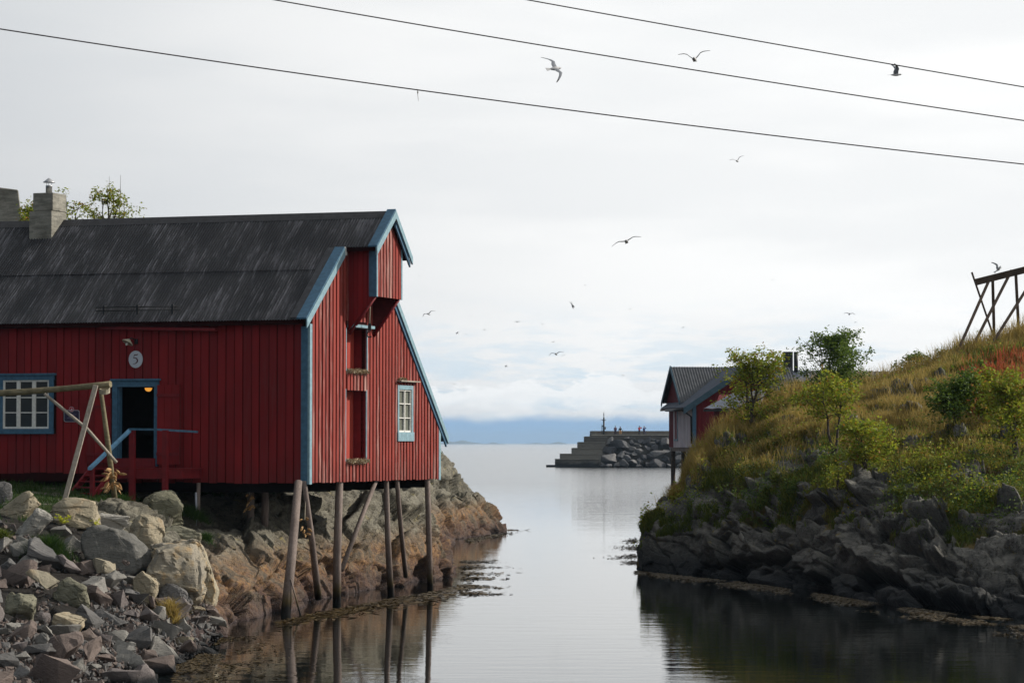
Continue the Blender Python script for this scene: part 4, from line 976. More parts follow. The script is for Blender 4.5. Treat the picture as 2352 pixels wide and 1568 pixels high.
# --- entrance steps and landing
af = -1.15; st = empty('entrance_steps', Hp(sL(300, 1100)[0], af, 3.0), 'red wooden steps and landing with a blue handrail below the open door', 'steps')
lx0, _ = sL(206, 1075, af); lx1, _ = sL(420, 1076, af); zl = sL(340, 1075, af)[1]
k = 0; n = 9
for i in range(n):
    a0 = af + (-.06 - af) * i / n; b = MB(); hb(b, lx0, lx1 + .05, a0, a0 + (-.06 - af) / n - .012, zl - .04, zl); b.build('deck_board', M_RED, st)
b = MB(); hb(b, lx0 + .42, lx1 - .02, af + .002, af + .04, zl - .28, zl - .042); b.build('fascia', M_REDT, st); b = MB(); hb(b, lx0, lx1, -.12, -.08, zl - .28, zl - .042); b.build('fascia', M_REDT, st)
for q_ in (lx1 - .06, lx0 + .02): b = MB(); hb(b, q_, q_ + .04, af + .05, -.13, zl - .27, zl - .042); b.build('joist', M_REDT, st)
rz = sL(340, 985, af)[1]
for (pa, pb) in ((299, 310), (375, 385.5)):
    q0, _ = sL(pa, 1100, af - .04); q1, _ = sL(pb, 1100, af - .04); b = MB(); hb(b, q0, q1, af - .12, af - .001, 2.6, rz - .03); b.build('post', M_REDT, st)
q0, _ = sL(302, 985, af); q1, z1_ = sL(368, 986, af); q2, z2_ = sL(431, 991, af)
b = MB()
for (xa, za, aa), (xb, zb_, ab_) in (((q0, rz, af - .1), (q1, z1_, af - .1)), ((q1, z1_, af - .1), (q2, z2_, -.6))):
    b.box8([Hp(xa, aa - .05, za - .03), Hp(xb, ab_ - .05, zb_ - .03), Hp(xb, ab_ + .06, zb_ - .03), Hp(xa, aa + .06, za - .03), Hp(xa, aa - .05, za + .025), Hp(xb, ab_ - .05, zb_ + .025), Hp(xb, ab_ + .06, zb_ + .025), Hp(xa, aa + .06, za + .025)])
b.build('handrail', M_BLUE, st)
# flight coming towards the viewer
ae = -2.45; zg_ = 2.95
tL0, _ = sL(208, 1080, af); tR0, _ = sL(258, 1080, af); tw = tR0 - tL0
zt_, zb_ = zl - .02, zg_
for sx in (tL0 - .05, tR0 + .0):
    b = MB(); b.box8([Hp(sx, af - .02, zt_ - .2), Hp(sx + .05, af - .02, zt_ - .2), Hp(sx + .05, ae, zb_ - .2), Hp(sx, ae, zb_ - .2), Hp(sx, af - .02, zt_ + .02), Hp(sx + .05, af - .02, zt_ + .02), Hp(sx + .05, ae, zb_ + .02), Hp(sx, ae, zb_ + .02)]); b.build('stringer', M_REDT, st)
for i in range(1, 5):
    f = i / 5; aa = af + (ae - af) * f; z = zt_ + (zb_ - zt_) * f - .0; b = MB(); hb(b, tL0 + .002, tR0 - .002, aa - .11, aa + .13, z - .035, z); b.build('tread', M_REDT, st)
nx, _ = sL(244, 1120, ae); b = MB(); hb(b, tR0 + .055, tR0 + .15, ae - .02, ae + .08, zb_ - .25, zb_ + .85); b.build('post', M_REDT, st)
R0_, R1_ = Hp(q0 + .02, af - .1, rz - .02), Hp(tR0 + .10, ae - .12, zb_ + .80)
b = MB(); d_ = Vector((.05, 0, 0)); u_ = Vector((0, 0, .035)); b.box8([R0_ - d_ - u_, R0_ + d_ - u_, R1_ + d_ - u_, R1_ - d_ - u_, R0_ - d_ + u_, R0_ + d_ + u_, R1_ + d_ + u_, R1_ - d_ + u_]); b.build('handrail', plain('sunlit_blue_rail', (.11, .27, .42), .45, .45), st)  # handrail blue brightened in its colour to look sunlit
# --- signs, lamp
def on_side(px, py, a=-.06): x_, z = sL(px, py, a); return x_, z
sx, sz = on_side(311.5, 825, -.07); rad = .235
sg_ = empty('number_sign', Hp(sx, -.06, sz), 'round white sign with the number 5 above the open door', 'sign')
b = MB(); ring = [Hp(sx + .205 * math.cos(t_), -.052, sz + .235 * math.sin(t_)) for t_ in np.linspace(0, 6.2832, 41)[:-1]]; b.prism(ring, GU * -.02); b.build('sign_plate', plain('sign_white', (.50, .54, .60), .5, var=.05), sg_)
def stroke(mb, pts, wd, a, cx_, cz_, sc):
    for (p, q_), (w0, w1) in zip(zip(pts, pts[1:]), zip(wd, wd[1:])):
        d = (Vector(q_) - Vector(p)); n_ = Vector((-d.y, d.x)).normalized(); A = [Vector(p) + n_ * w0, Vector(p) - n_ * w0, Vector(q_) - n_ * w1, Vector(q_) + n_ * w1]
        mb.prism([Hp(cx_ + v.x * sc, a, cz_ + v.y * sc) for v in A], GU * -.004)
five = MB(); aa_ = -.0735
stroke(five, [(-.17, .50), (.12, .51), (.26, .54), (.31, .62)], [.055, .055, .045, .012], aa_, sx, sz, .24)
stroke(five, [(-.15, .50), (-.24, .12)], [.03, .035], aa_ - .0003, sx, sz, .24)
bowl = [(-.25, .13), (-.08, .17), (.10, .12), (.21, 0), (.24, -.16), (.18, -.33), (.03, -.46), (-.16, -.52), (-.34, -.52)]
stroke(five, bowl, [.025, .04, .065, .08, .085, .07, .045, .025, .02], aa_ - .0006, sx, sz, .24)
five.build('number', plain('sign_ink', (.08, .02, .03), .6, var=0, bump=0), sg_)
def rr(x0, x1, z0, z1, r, a, n=5):
    P_ = []
    for cx_, cz_, t0 in ((x1 - r, z1 - r, 0), (x0 + r, z1 - r, 90), (x0 + r, z0 + r, 180), (x1 - r, z0 + r, 270)):
        for k in range(n + 1): t_ = R(t0 + 90 * k / n); P_.append(Hp(cx_ + r * math.cos(t_), a, cz_ + r * math.sin(t_)))
    return P_
M_NAVY = plain('navy_plate', (.025, .018, .05), .45, var=.05, bump=0); M_SW = plain('sign_pale', (.45, .46, .50), .5, var=.04, bump=0); M_SR = plain('sign_red', (.45, .02, .03), .5, var=.05, bump=0); M_SB = plain('sign_blue', (.03, .07, .30), .5, var=.05, bump=0)
px0, px1, py0, py1 = 147.0, 182.5, 941.5, 968.5
x0_, zt2 = on_side(px0, py0); x1_, zb2 = on_side(px1, py1)
pl = empty('wall_plaque', Hp((x0_ + x1_) / 2, -.05, zb2), 'navy plaque with a pale rim and a small red round emblem on top', 'plaque')
b = MB(); b.prism(rr(x0_, x1_, zb2, zt2, .06, -.05), GU * -.012); b.build('rim', M_SW, pl); b = MB(); b.prism(rr(x0_ + .015, x1_ - .015, zb2 + .015, zt2 - .015, .05, -.062), GU * -.006); b.build('plate', M_NAVY, pl)
b = MB(); xm_ = (x0_ + x1_) / 2
for k, (wd, dz) in enumerate(((.15, .20), (.06, .165), (.09, .135), (.13, .105), (.05, .07))): hb(b, xm_ - wd, xm_ + wd, -.0705, -.0682, zb2 + dz - .004, zb2 + dz + .006)
b.build('lettering', plain('plaque_ink', (.22, .20, .30), .5, bump=0), pl)
ring = lambda r, a: [Hp(xm_ + r * math.cos(t_), a, zt2 + .02 + r * math.sin(t_)) for t_ in np.linspace(0, 6.2832, 25)[:-1]]
b = MB(); b.prism(ring(.075, -.0685), GU * -.006); b.build('emblem_rim', M_SW, pl); b = MB(); b.prism(ring(.063, -.0748), GU * -.003); b.build('emblem', M_SR, pl)
b = MB(); hb(b, xm_ - .05, xm_ + .04, -.0805, -.0782, zt2 - .02, zt2 + .005); hb(b, xm_ - .01, xm_ + .03, -.0808, -.0785, zt2 + .006, zt2 + .045); b.build('emblem_figure', M_SW, pl)
x0_, zt2 = on_side(235, 917.5, -.11); x1_, zb2 = on_side(254.5, 948.5, -.11)
ps = empty('notice_board', Hp(x0_, -.11, zb2), 'white notice with red and blue round symbols left of the door frame', 'notice')
b = MB(); hb(b, x0_, x1_, -.14, -.127, zb2, zt2); b.build('notice_sheet', plain('notice_white', (.52, .53, .56), .6, var=.03, bump=0), ps)
def disc(cx_, cz_, r, a, mat, nm): b = MB(); b.prism([Hp(cx_ + r * math.cos(t_), a, cz_ + r * math.sin(t_)) for t_ in np.linspace(0, 6.2832, 21)[:-1]], GU * -.003); b.build(nm, mat, ps)
w_, h_ = x1_ - x0_, zt2 - zb2
disc(x0_ + w_ * .22, zb2 + h_ * .76, .045, -.1405, M_SR, 'red_symbol'); disc(x0_ + w_ * .78, zb2 + h_ * .53, .032, -.1405, M_SR, 'small_red_symbol'); disc(x0_ + w_ * .22, zb2 + h_ * .22, .045, -.1405, M_SB, 'blue_symbol')
b = MB()
for k in range(5): hb(b, x0_ + w_ * .45, x0_ + w_ * (.9 - .06 * (k % 2)), -.1425, -.1403, zb2 + h_ * (.08 + .045 * k), zb2 + h_ * (.10 + .045 * k))
for k in range(3): hb(b, x0_ + w_ * .5, x0_ + w_ * (.88 + .05 * (k % 2)), -.1425, -.1403, zb2 + h_ * (.70 + .07 * k), zb2 + h_ * (.725 + .07 * k))
b.build('notice_lettering', plain('notice_ink', (.12, .12, .25), .6, bump=0), ps)
lx_, lz_ = on_side(313, 784, -.06); wl_ = empty('wall_lamp', Hp(lx_, -.05, lz_), 'old cream enamel lamp shade on a dark bracket above the number sign', 'wall lamp')
b = MB(); hb(b, lx_ - .04, lx_ + .05, -.09, -.046, lz_ - .07, lz_ + .07); b.tube([Hp(lx_, -.09, lz_ + .03), Hp(lx_ - .06, -.22, lz_ + .09), Hp(lx_ - .12, -.30, lz_ + .05)], .018, 6); b.build('bracket', M_BLACK, wl_)
axis = (Vector((.35, 0, 1)) + GU * .35).normalized(); cc_ = Hp(lx_ - .13, -.32, lz_ - .05)
b = MB(); b.lathe(cc_, [(.165, 0), (.16, .02), (.06, .09), (.03, .12)], 20, 0, axis); b.build('shade', plain('cream_enamel', (.42, .40, .30), .45, var=.15), wl_); b = MB(); b.lathe(cc_ - axis * .05, [(.012, -.03), (.035, 0), (.03, .05)], 12, 0, axis); b.build('bulb', M_WHITE, wl_)
# nests on the ledges
def tuftmesh(name, c, dims, n, mat, hgt, label, cat, group=None, dirs=None):
    V = []; Fc = []
    for i in range(n):
        u = random.uniform(-.5, .5); v = random.uniform(-.5, .5); p = Vector(c) + GU * (u * dims[0]) - LV * (v * dims[1]) + Vector((0, 0, random.uniform(0, dims[2])))
        d = Vector((random.uniform(-1, 1), random.uniform(-1, 1), random.uniform(-1.3, .7))).normalized() * random.uniform(.4, 1) * hgt; s_ = d.cross(Vector((random.random(), random.random(), .5))).normalized() * .012
        k = len(V); V += [p - s_, p + s_, p + d + s_ * .3, p + d - s_ * .3]; Fc.append((k, k + 1, k + 2, k + 3))
    o = np_mesh(name, [tuple(v) for v in V], Fc, mat, None, c); return tag(o, label, cat, group)
for (a0, a1, z, lab) in ((u0, u1, uB, 'matted dry grass nest on the ledge of the upper loading door'), (l0, l1, lB, 'matted dry grass nest on the ledge of the lower loading door')):
    tuftmesh('gull_nest', Hp(.06, (a0 + a1) / 2, z - .05), ((a1 - a0) * .98, .26, .10), 900, M_NEST, .10, lab, 'nest', 'nests on the gable ledges')
tuftmesh('gull_nest', Hp(.10, g0 + .25, gT + .14), (.45, .12, .06), 200, M_NEST, .10, 'small dry grass nest on the ledge above the narrow gable window', 'nest', 'nests on the gable ledges')
# ------------------------------------------------------------------ breakwater
M_LIT_EDGE = plain('lit_edge_concrete', (.21, .20, .175), .9, .2, var=.2, sc=1)  # lighter concrete colour, paints the sun on tread edges
BY = 488.0; bs = BY / FPX
bw_root = empty('breakwater', W(1400, 1072, BY), 'grey stone breakwater with big concrete steps at its seaward end', 'breakwater')
def bx(px0, px1, py0, py1, Y0, Y1, nm, mat=M_SEAC, par=bw_root, zb=None):
    a, b_ = W(px0, py0, Y0), W(px1, py1, Y0); b = MB(); z0 = b_[2] if zb is None else zb
    b.box8([(a[0], Y0, z0), (b_[0], Y0, z0), (b_[0], Y1, z0), (a[0], Y1, z0), (a[0], Y0, a[2]), (b_[0], Y0, a[2]), (b_[0], Y1, a[2]), (a[0], Y1, a[2])]); return b.build(nm, mat, par)
bx(1358.5, 1640, 998.2, 1080, 491, 503, 'walkway', zb=-2); bx(1366, 1640, 989.3, 998.2, 499.5, 501.5, 'parapet', plain('parapet_concrete', (.17, .15, .125), .9, .2, var=.25, sc=.6)); bx(1358.5, 1366, 989.3, 998.2, 491, 501.5, 'end_parapet')
for (x0, x1, y) in ((1343.6, 1395, 1002.2), (1328.7, 1390, 1015.1), (1315.5, 1384, 1028.6), (1288.3, 1380, 1041.8), (1277.2, 1376, 1054.1)):
    k = (y - 998) / 56; bx(x0, x1, y, 1080, 490.8 - 6.0 * k, 491.5 + 7, 'concrete_step', zb=-2)
for (x0, x1, y) in ((1343.6, 1395, 1002.2), (1328.7, 1390, 1015.1), (1315.5, 1384, 1028.6), (1288.3, 1380, 1041.8), (1277.2, 1376, 1054.1)):
    k = (y - 998) / 56; q = W(x0, y, 490.8 - 6 * k)[2]; bx(x0 - .6, x1, y - .6, y + 1.2, 490.65 - 6.0 * k, 491.2 - 6 * k, 'lit_step_edge', M_LIT_EDGE)  # added pale lip imitating the sunlit edge of each step
bx(1358, 1640, 997.6, 999.2, 490.8, 491.4, 'walkway_kerb', plain('white_kerb', (.42, .40, .34), .9, .2, sc=1))
bx(1255, 1300, 1067.5, 1076, 487.2, 492, 'footing', zb=-2)
random.seed(9)
RS = []
for k in range(9):
    me0 = hull_mesh(500 + k, 12, 0, .9, (1, random.uniform(.7, .95), random.uniform(.55, .8)), 0, .05)
    for m in M_ARM: c = me0.copy(); c.materials.append(m); RS.append(c)
pl_ = []
for _ in range(9000):
    px = random.uniform(1384, 1640); py = random.uniform(1006, 1073)
    if px < 1384 + (py - 1006) * -.15 + 8: continue
    s = random.choice((15, 18, 22, 26, 30, 36))
    if all((px - q[0]) ** 2 + ((py - q[1]) * 1.15) ** 2 > (.385 * (s + q[2])) ** 2 for q in pl_): pl_.append((px, py, s))
    if len(pl_) > 190: break
for px, py, s in pl_:
    Y = BY - 2 + (1074 - py) / 70 * 7 - 1.5; c = bpy.data.objects.new('rock', random.choice(RS)); COL.objects.link(c); c.parent = bw_root; p = W(px, py, Y)
    c.location = Vector(p) - Vector(bw_root.location); k = s / FPX * Y * 1.3; c.scale = (k * random.uniform(.9, 1.25), k, k * random.uniform(.75, 1)); c.rotation_euler = (random.uniform(-.5, .5), random.uniform(-.5, .5), random.uniform(0, 6))
# light mast
mp = Vector(W(1387, 998, 498)); zt_ = W(1387, 946, 498)[2]
mast = empty('navigation_light_mast', (mp.x, mp.y, mp.z), 'slim dark navigation light mast with a ladder at the end of the breakwater', 'mast')
b = MB(); b.tube([mp, (mp.x, mp.y, zt_ - 1.6)], .17, 8); b.build('pole', M_BLACK, mast)
b = MB(); b.lathe((mp.x, mp.y, zt_ - 1.6), [(.3, 0), (.3, .12), (.14, .14), (.16, .55), (.05, .62), (.07, .8), (.09, 1.2), (.02, 1.65)], 10); b.build('lantern', M_BLACK, mast)
b = MB(); b.tube([(mp.x - .65, mp.y, zt_ - 1.45), (mp.x + .4, mp.y, zt_ - 1.5)], .04, 5); b.tube([(mp.x - .32, mp.y, zt_ - 2.6), (mp.x, mp.y, zt_ - 2.75)], .12, 6); b.build('cross_arm', M_BLACK, mast)
b = MB(); zz0 = mp.z; 
for dx in (-.45, -.25): b.tube([(mp.x + dx, mp.y - .05, zz0), (mp.x + dx, mp.y - .05, zt_ - 2.5)], .03, 4)
for i in range(11): b.tube([(mp.x - .45, mp.y - .05, zz0 + .2 * i), (mp.x - .25, mp.y - .05, zz0 + .2 * i)], .02, 4)
b.build('ladder', M_BLACK, mast); b = MB(); b.box((mp.x + .28, mp.y, mp.z + 1.25), (.2, .15, .5)); b.build('control_box', M_SEAC, mast)

# ------------------------------------------------------------------ people on the breakwater
def skin(name, J, E, rad, mat, parent, root=0):
    me = bpy.data.meshes.new(name); me.from_pydata([tuple(j) for j in J], E, []); o = bpy.data.objects.new(name, me); COL.objects.link(o); o.parent = parent; me.materials.append(mat)
    m = o.modifiers.new('skin', 'SKIN'); m.use_smooth_shade = True
    for i, r in enumerate(rad):
        v = me.skin_vertices[0].data[i]; v.radius = (r, r * .85); v.use_root = (i == root)
    s = o.modifiers.new('sub', 'SUBSURF'); s.levels = 1; s.render_levels = 1; return o
def person(px, pyf, Y, label, jacket, trousers, shoe=(.03, .03, .03), pose='stand', face=0., hair=(.05, .03, .02)):
    p = W(px, pyf, Y); r = empty('person', p, label, 'person', 'people on the breakwater'); r.rotation_euler = (0, 0, face)
    sk = plain('skin_tone', (.45, .28, .20), .6, bump=0); mj = plain('jacket_cloth', jacket, .8, bump=0); mt_ = plain('trouser_cloth', trousers, .8, bump=0); ms = plain('shoe', shoe, .6, bump=0); mh = plain('hair', hair, .8, bump=0)
    s = 1.0; hipz, kn = .92, .50; kx = ky = 0
    if pose == 'sit': hip = Vector((0, 0, .78)); knL, knR = Vector((-.14, -.45, .72)), Vector((.12, -.48, .80)); ftL, ftR = Vector((-.15, -.50, .10)), Vector((.1, -.62, .12))
    elif pose == 'lean': hip = Vector((0, .10, .88)); knL, knR = Vector((-.11, -.06, .48)), Vector((.13, -.12, .48)); ftL, ftR = Vector((-.16, -.16, .04)), Vector((.20, -.25, .04))
    else: hip = Vector((0, 0, .92)); knL, knR = Vector((-.11, -.02, .50)), Vector((.11, -.02, .50)); ftL, ftR = Vector((-.13, 0, .04)), Vector((.13, 0, .04))
    ch = hip + Vector((0, -.02, .38)); nk = ch + Vector((0, .0, .17)); hd = nk + Vector((0, -.02, .17))
    shL, shR = ch + Vector((-.19, 0, .08)), ch + Vector((.19, 0, .08))
    if pose == 'photo': elL, elR = shL + Vector((-.12, -.16, -.18)), shR + Vector((.25, -.10, -.06)); haL, haR = hd + Vector((-.10, -.25, -.08)), hd + Vector((.16, -.28, -.05))
    elif pose == 'lean': elL, elR = shL + Vector((-.08, -.02, -.28)), shR + Vector((.16, -.12, -.10)); haL, haR = elL + Vector((.1, -.16, -.12)), hd + Vector((.14, -.16, -.06))
    elif pose == 'sit': elL, elR = shL + Vector((-.10, .02, -.27)), shR + Vector((.14, .05, -.26)); haL, haR = elL + Vector((-.02, -.05, -.25)), elR + Vector((.13, .02, -.24))
    else: elL, elR = shL + Vector((-.06, .02, -.28)), shR + Vector((.06, .02, -.28)); haL, haR = elL + Vector((.03, -.08, -.25)), elR + Vector((-.03, -.08, -.25))
    J = [hip, ch, nk, hd, shL, elL, haL, shR, elR, haR, knL, ftL, knR, ftR, hip + Vector((-.09, 0, -.02)), hip + Vector((.09, 0, -.02)), hd + Vector((0, 0, .08)), ftL + Vector((0, -.14, -.01)), ftR + Vector((0, -.14, -.01))]
    E = [(0, 1), (1, 2), (2, 3), (3, 16), (1, 4), (4, 5), (5, 6), (1, 7), (7, 8), (8, 9), (0, 14), (14, 10), (10, 11), (0, 15), (15, 12), (12, 13), (11, 17), (13, 18)]
    rad = [.13, .14, .055, .10, .06, .05, .04, .06, .05, .04, .065, .045, .065, .045, .09, .09, .085, .04, .04]
    skin('body', J, E, rad, sk, r)
    skin('jacket', [hip + Vector((0, 0, -.05)), ch, nk - Vector((0, 0, .04)), shL, elL, haL.lerp(elL, .2), shR, elR, haR.lerp(elR, .2)], [(0, 1), (1, 2), (1, 3), (3, 4), (4, 5), (1, 6), (6, 7), (7, 8)], [.175, .18, .08, .09, .075, .06, .09, .075, .06], mj, r)
    skin('trousers', [hip, J[14], knL, ftL.lerp(knL, .15), J[15], knR, ftR.lerp(knR, .15)], [(0, 1), (1, 2), (2, 3), (0, 4), (4, 5), (5, 6)], [.15, .115, .085, .07, .115, .085, .07], mt_, r)
    for ft in (ftL, ftR): q = MB(); b0 = Vector(p); q.box(Vector(p) + ft + Vector((0, -.06, .0)), (.10, .28, .09)); q.build('shoe', ms, r, bevel=.015)
    q = MB(); q.lathe(Vector(p) + hd + Vector((0, .015, -.02)), [(.02, -.06), (.105, -.02), (.115, .06), (.09, .12), (.03, .15)], 12); q.build('hair', mh, r)
    f = MB(); c_ = Vector(p) + hd; f.box(c_ + Vector((0, -.10, .0)), (.025, .03, .04)); f.build('nose', sk, r)
    if pose in ('photo',): f = MB(); f.box(c_ + Vector((.03, -.27, -.03)), (.13, .08, .09)); f.build('camera', M_BLACK, r)
    for ch_ in r.children: pass
    return r
person(1413.4, 999.2, 492.5, 'person in dark purple jacket and white shoes standing nearest the light mast', (.10, .02, .045), (.03, .015, .05), (.7, .7, .7))
person(1424.6, 998.6, 497, 'person in black jacket and pale orange trousers sitting with one arm out', (.014, .012, .018), (.55, .30, .10), pose='sit')
person(1468.5, 999.2, 494, 'person in bright red jacket lifting both arms to take a picture', (.55, .006, .02), (.02, .018, .03), pose='photo', face=.3)
person(1480, 999.2, 495.5, 'person in blue jacket leaning beside the one in red', (.02, .055, .22), (.03, .02, .06), pose='lean', face=.4)

# ------------------------------------------------------------------ second red building, beyond the hill
B0 = Vector((W(1592, 1000, 140)[0], 140, 0)); BU = Vector((-.137, .9906, 0)); BV = Vector((.9906, .137, 0))   # BU along the wall facing the water, BV along the gable
def Bp(u, v, z): return Vector((B0.x + BU.x * u + BV.x * v, B0.y + BU.y * u + BV.y * v, z))
rw = empty('waterside_house', Bp(0, 0, 2), 'second red house on stilts behind the hill with pale weathered wall facing the water', 'house')
def bb(mb, u0, u1, v0, v1, z0, z1): mb.box8([Bp(u0, v0, z0), Bp(u1, v0, z0), Bp(u1, v1, z0), Bp(u0, v1, z0), Bp(u0, v0, z1), Bp(u1, v0, z1), Bp(u1, v1, z1), Bp(u0, v1, z1)])
zf = W(1590, 1027, 140)[2]; ze = W(1578, 924, 140)[2]; UL = 5.2
def uB(px): P = on_vplane(px, 900, B0, (-BU.y, BU.x)); return (P[1] - B0.y) / BU.y
def uBv(px, v): o_ = Bp(0, v, 0); P = on_vplane(px, 900, o_, (-BU.y, BU.x)); return (P[1] - o_.y) / BU.y
def vB(px): P = on_vplane(px, 900, B0, (-BV.y, BV.x)); return (P[0] - B0.x) / BV.x
UL = uB(1540)
M_PALE = painted_boards('pale_weathered_boards', (.56, .48, .51), (.66, .60, .62), (.72, .69, .70), .8, .85)
M_RED2 = painted_boards('second_house_red', (.15, .010, .016), (.125, .009, .014), (.2, .06, .05), .3, .75)
M_PBLU = plain('slate_blue_trim', (.05, .10, .135), .6, var=.15)
b = MB(); bb(b, .0, UL, .02, .2, zf, ze); pw = b.build('water_wall', M_REDU, rw)
n = 34; wa, wb_ = uB(1557), uB(1551)
for i in range(n):
    u0, u1_ = UL * i / n, UL * (i + 1) / n - .02; b = MB(); z1 = W(1555, 935, 142)[2]; z0 = W(1555, 1008, 142)[2]
    if wa < (u0 + u1_) / 2 < wb_: bb(b, u0, u1_, -.03, .018, zf, z0); bb(b, u0, u1_, -.03, .018, z1, ze)
    else: bb(b, u0, u1_, -.03, .018, zf, ze)
    b.build('board', M_PALE if u1_ < UL * .86 else M_RED2, pw)
b = MB(); bb(b, wa - .05, wb_ + .05, .0, .012, W(1555, 1008, 142)[2], W(1555, 935, 142)[2]); b.build('hatch', M_REDT, rw)
b = MB(); bb(b, wa - .12, wb_ + .12, -.07, -.031, W(1555, 935, 142)[2], W(1555, 931, 142)[2]); bb(b, wa - .12, wb_ + .12, -.07, -.031, W(1555, 1012, 142)[2], W(1555, 1008, 142)[2]); bb(b, wa - .12, wa, -.06, -.032, W(1555, 1008, 142)[2], W(1555, 935, 142)[2]); b.build('hatch_casing', M_BLUEL, rw)
# gable wall (red), rising to the right
VR = 2.85; sl = .66
def zr2(v): return ze + sl * v if v < VR else ze + sl * VR - sl * (v - VR)
gb2 = MB(); gb2.prism([Bp(.0, .2, zf - 1.5), Bp(.0, 2 * VR, zf - 1.5), Bp(.0, 2 * VR, zr2(2 * VR)), Bp(.0, VR, zr2(VR)), Bp(.0, .2, zr2(.2))], BU * .2); gw = gb2.build('gable_wall', M_REDU, rw)
v = .25
while v < 5.2: w = .22; b = MB(); b.box8([Bp(-.03, v, zf - 1.5), Bp(-.03, v + w, zf - 1.5), Bp(-.002, v + w, zf - 1.5), Bp(-.002, v, zf - 1.5), Bp(-.03, v, zr2(v) - .02), Bp(-.03, v + w, min(zr2(v + w), zr2(v)+9) - .02), Bp(-.002, v + w, zr2(v + w) - .02), Bp(-.002, v, zr2(v) - .02)]); b.build('board', M_RED2, gw); v += w + .018
b = MB(); bb(b, -.06, .12, -.035, .16, zf - .6, ze - .1); b.build('corner_board', M_BLUE, rw)
M_RF2 = plain('grey_corrugated_roof', (.075, .08, .088), .5, .4, .1, var=.25, sc=2.5)
M_RF3 = plain('blue_grey_roof', (.075, .092, .125), .6, .3, .0, var=.2, sc=2)
def plane_corr(name, A, B_, C, D, mat, pitch_=.14, amp=.03, parent=None, cut=None):
    """corrugated sheet: ribs run from edge AB to edge DC"""
    A, B_, C, D = map(Vector, (A, B_, C, D)); L = (B_ - A).length; n = max(8, int(L / pitch_ * 4)); nrm = (B_ - A).cross(D - A).normalized(); nrm = nrm if nrm.z > 0 else -nrm
    V = []
    for r_ in range(2):
        for i in range(n + 1):
            t_ = i / n; p = (A.lerp(B_, t_)).lerp(D.lerp(C, t_), r_); V.append(tuple(p + nrm * amp * math.sin(2 * math.pi * L * t_ / pitch_)))
    return np_mesh(name, V, grid_faces(2, n + 1), mat, parent or rw, smooth=True)
def slab3(A, B_, C, D, th, mat, nm, par=None):
    b = MB(); dn = Vector((0, 0, -th)); A, B_, C, D = map(Vector, (A, B_, C, D)); b.box8([A + dn, B_ + dn, C + dn, D + dn, A, B_, C, D]); return b.build(nm, mat, par or rw)
ov = .35
A = Bp(-ov, -.55, ze - .55 * sl + .1); B1 = Bp(UL + .2, -.55, ze - .55 * sl + .1); C_ = Bp(UL + .2, VR, zr2(VR) + .1); D_ = Bp(-ov, VR, zr2(VR) + .1)
plane_corr('roof_sheet', A, B1, C_, D_, M_RF3, .2, .025); slab3(A - Vector((0, 0, .05)), B1 - Vector((0, 0, .05)), C_ - Vector((0, 0, .05)), D_ - Vector((0, 0, .05)), .08, M_POST, 'roof_deck')
E_ = Bp(-ov, 2 * VR + .4, zr2(2 * VR + .4) + .1); F_ = Bp(UL + .2, 2 * VR + .4, zr2(2 * VR + .4) + .1); plane_corr('roof_sheet', D_, C_, F_, E_, M_RF3, .2, .025)
for (v0, v1) in ((-.6, VR), (VR, 2 * VR + .4)):
    b = MB(); b.box8([Bp(-ov - .05, v0, zr2(v0) - .24 if v0 > 0 else ze + v0 * sl - .24), Bp(-ov - .05, v1, zr2(v1) - .24), Bp(-ov, v1, zr2(v1) - .24), Bp(-ov, v0, ze + v0 * sl - .24 if v0 < 0 else zr2(v0) - .24),
        Bp(-ov - .05, v0, (ze + v0 * sl if v0 < 0 else zr2(v0)) + .11), Bp(-ov - .05, v1, zr2(v1) + .11), Bp(-ov, v1, zr2(v1) + .11), Bp(-ov, v0, (ze + v0 * sl if v0 < 0 else zr2(v0)) + .11)]); b.build('barge_board', M_PBLU, rw)
b = MB(); b.tube([Bp(-ov, -.62, ze - .38), Bp(UL * .7, -.62, ze - .38)], .07, 8); b.tube([Bp(-.1, -.62, ze - .4), Bp(.05, -.1, ze - .75), Bp(.05, -.08, zf + .2)], .05, 8); b.build('gutter', M_BLACK, rw)
# cross gable projecting over the water side
um = uBv(1541, -.3); cz_ = W(1540, 844, 146)[2]; uc0, uc1 = um - 2.6, um + 2.6
zce = W(1523.5, 927, 148)[2]
P0 = Bp(um, -.55, cz_); P1 = Bp(uc0, -.55, zce + .55); P2_ = Bp(uc1, -.55, zce); vend = 6.5
plane_corr('cross_gable_roof', Bp(um, -.3, cz_), Bp(um, vend, cz_), Bp(uc0, vend, zce), Bp(uc0, -.3, zce), M_RF2, .15, .03)
plane_corr('cross_gable_roof', Bp(um, -.3, cz_), Bp(um, vend, cz_), Bp(uc1, vend, zce), Bp(uc1, -.3, zce), M_RF2, .15, .03)
b = MB(); b.prism([Bp(uc0 + .35, -.06, zce + .2), Bp(um, -.06, cz_ - .12), Bp(uc1 - .3, -.06, zce + .2), Bp(uc1 - .3, -.06, zce - .2), Bp(uc0 + .35, -.06, zce - .2)], BV * .1); b.build('cross_gable_wall', M_RED2, rw)
for (ua, ub) in ((uc0, um), (um, uc1)):
    za, zb__ = (zce, cz_) if ua == uc0 else (cz_, zce); b = MB(); b.box8([Bp(ua, -.36, za - .2), Bp(ub, -.36, zb__ - .2), Bp(ub, -.31, zb__ - .2), Bp(ua, -.31, za - .2), Bp(ua, -.36, za + .06), Bp(ub, -.36, zb__ + .06), Bp(ub, -.31, zb__ + .06), Bp(ua, -.31, za + .06)]); b.build('barge_board', M_PBLU, rw)
b = MB(); bb(b, UL - .02, UL + .3, -.03, 3, zf, zce + .3); b.build('far_wall', M_RED2, rw)
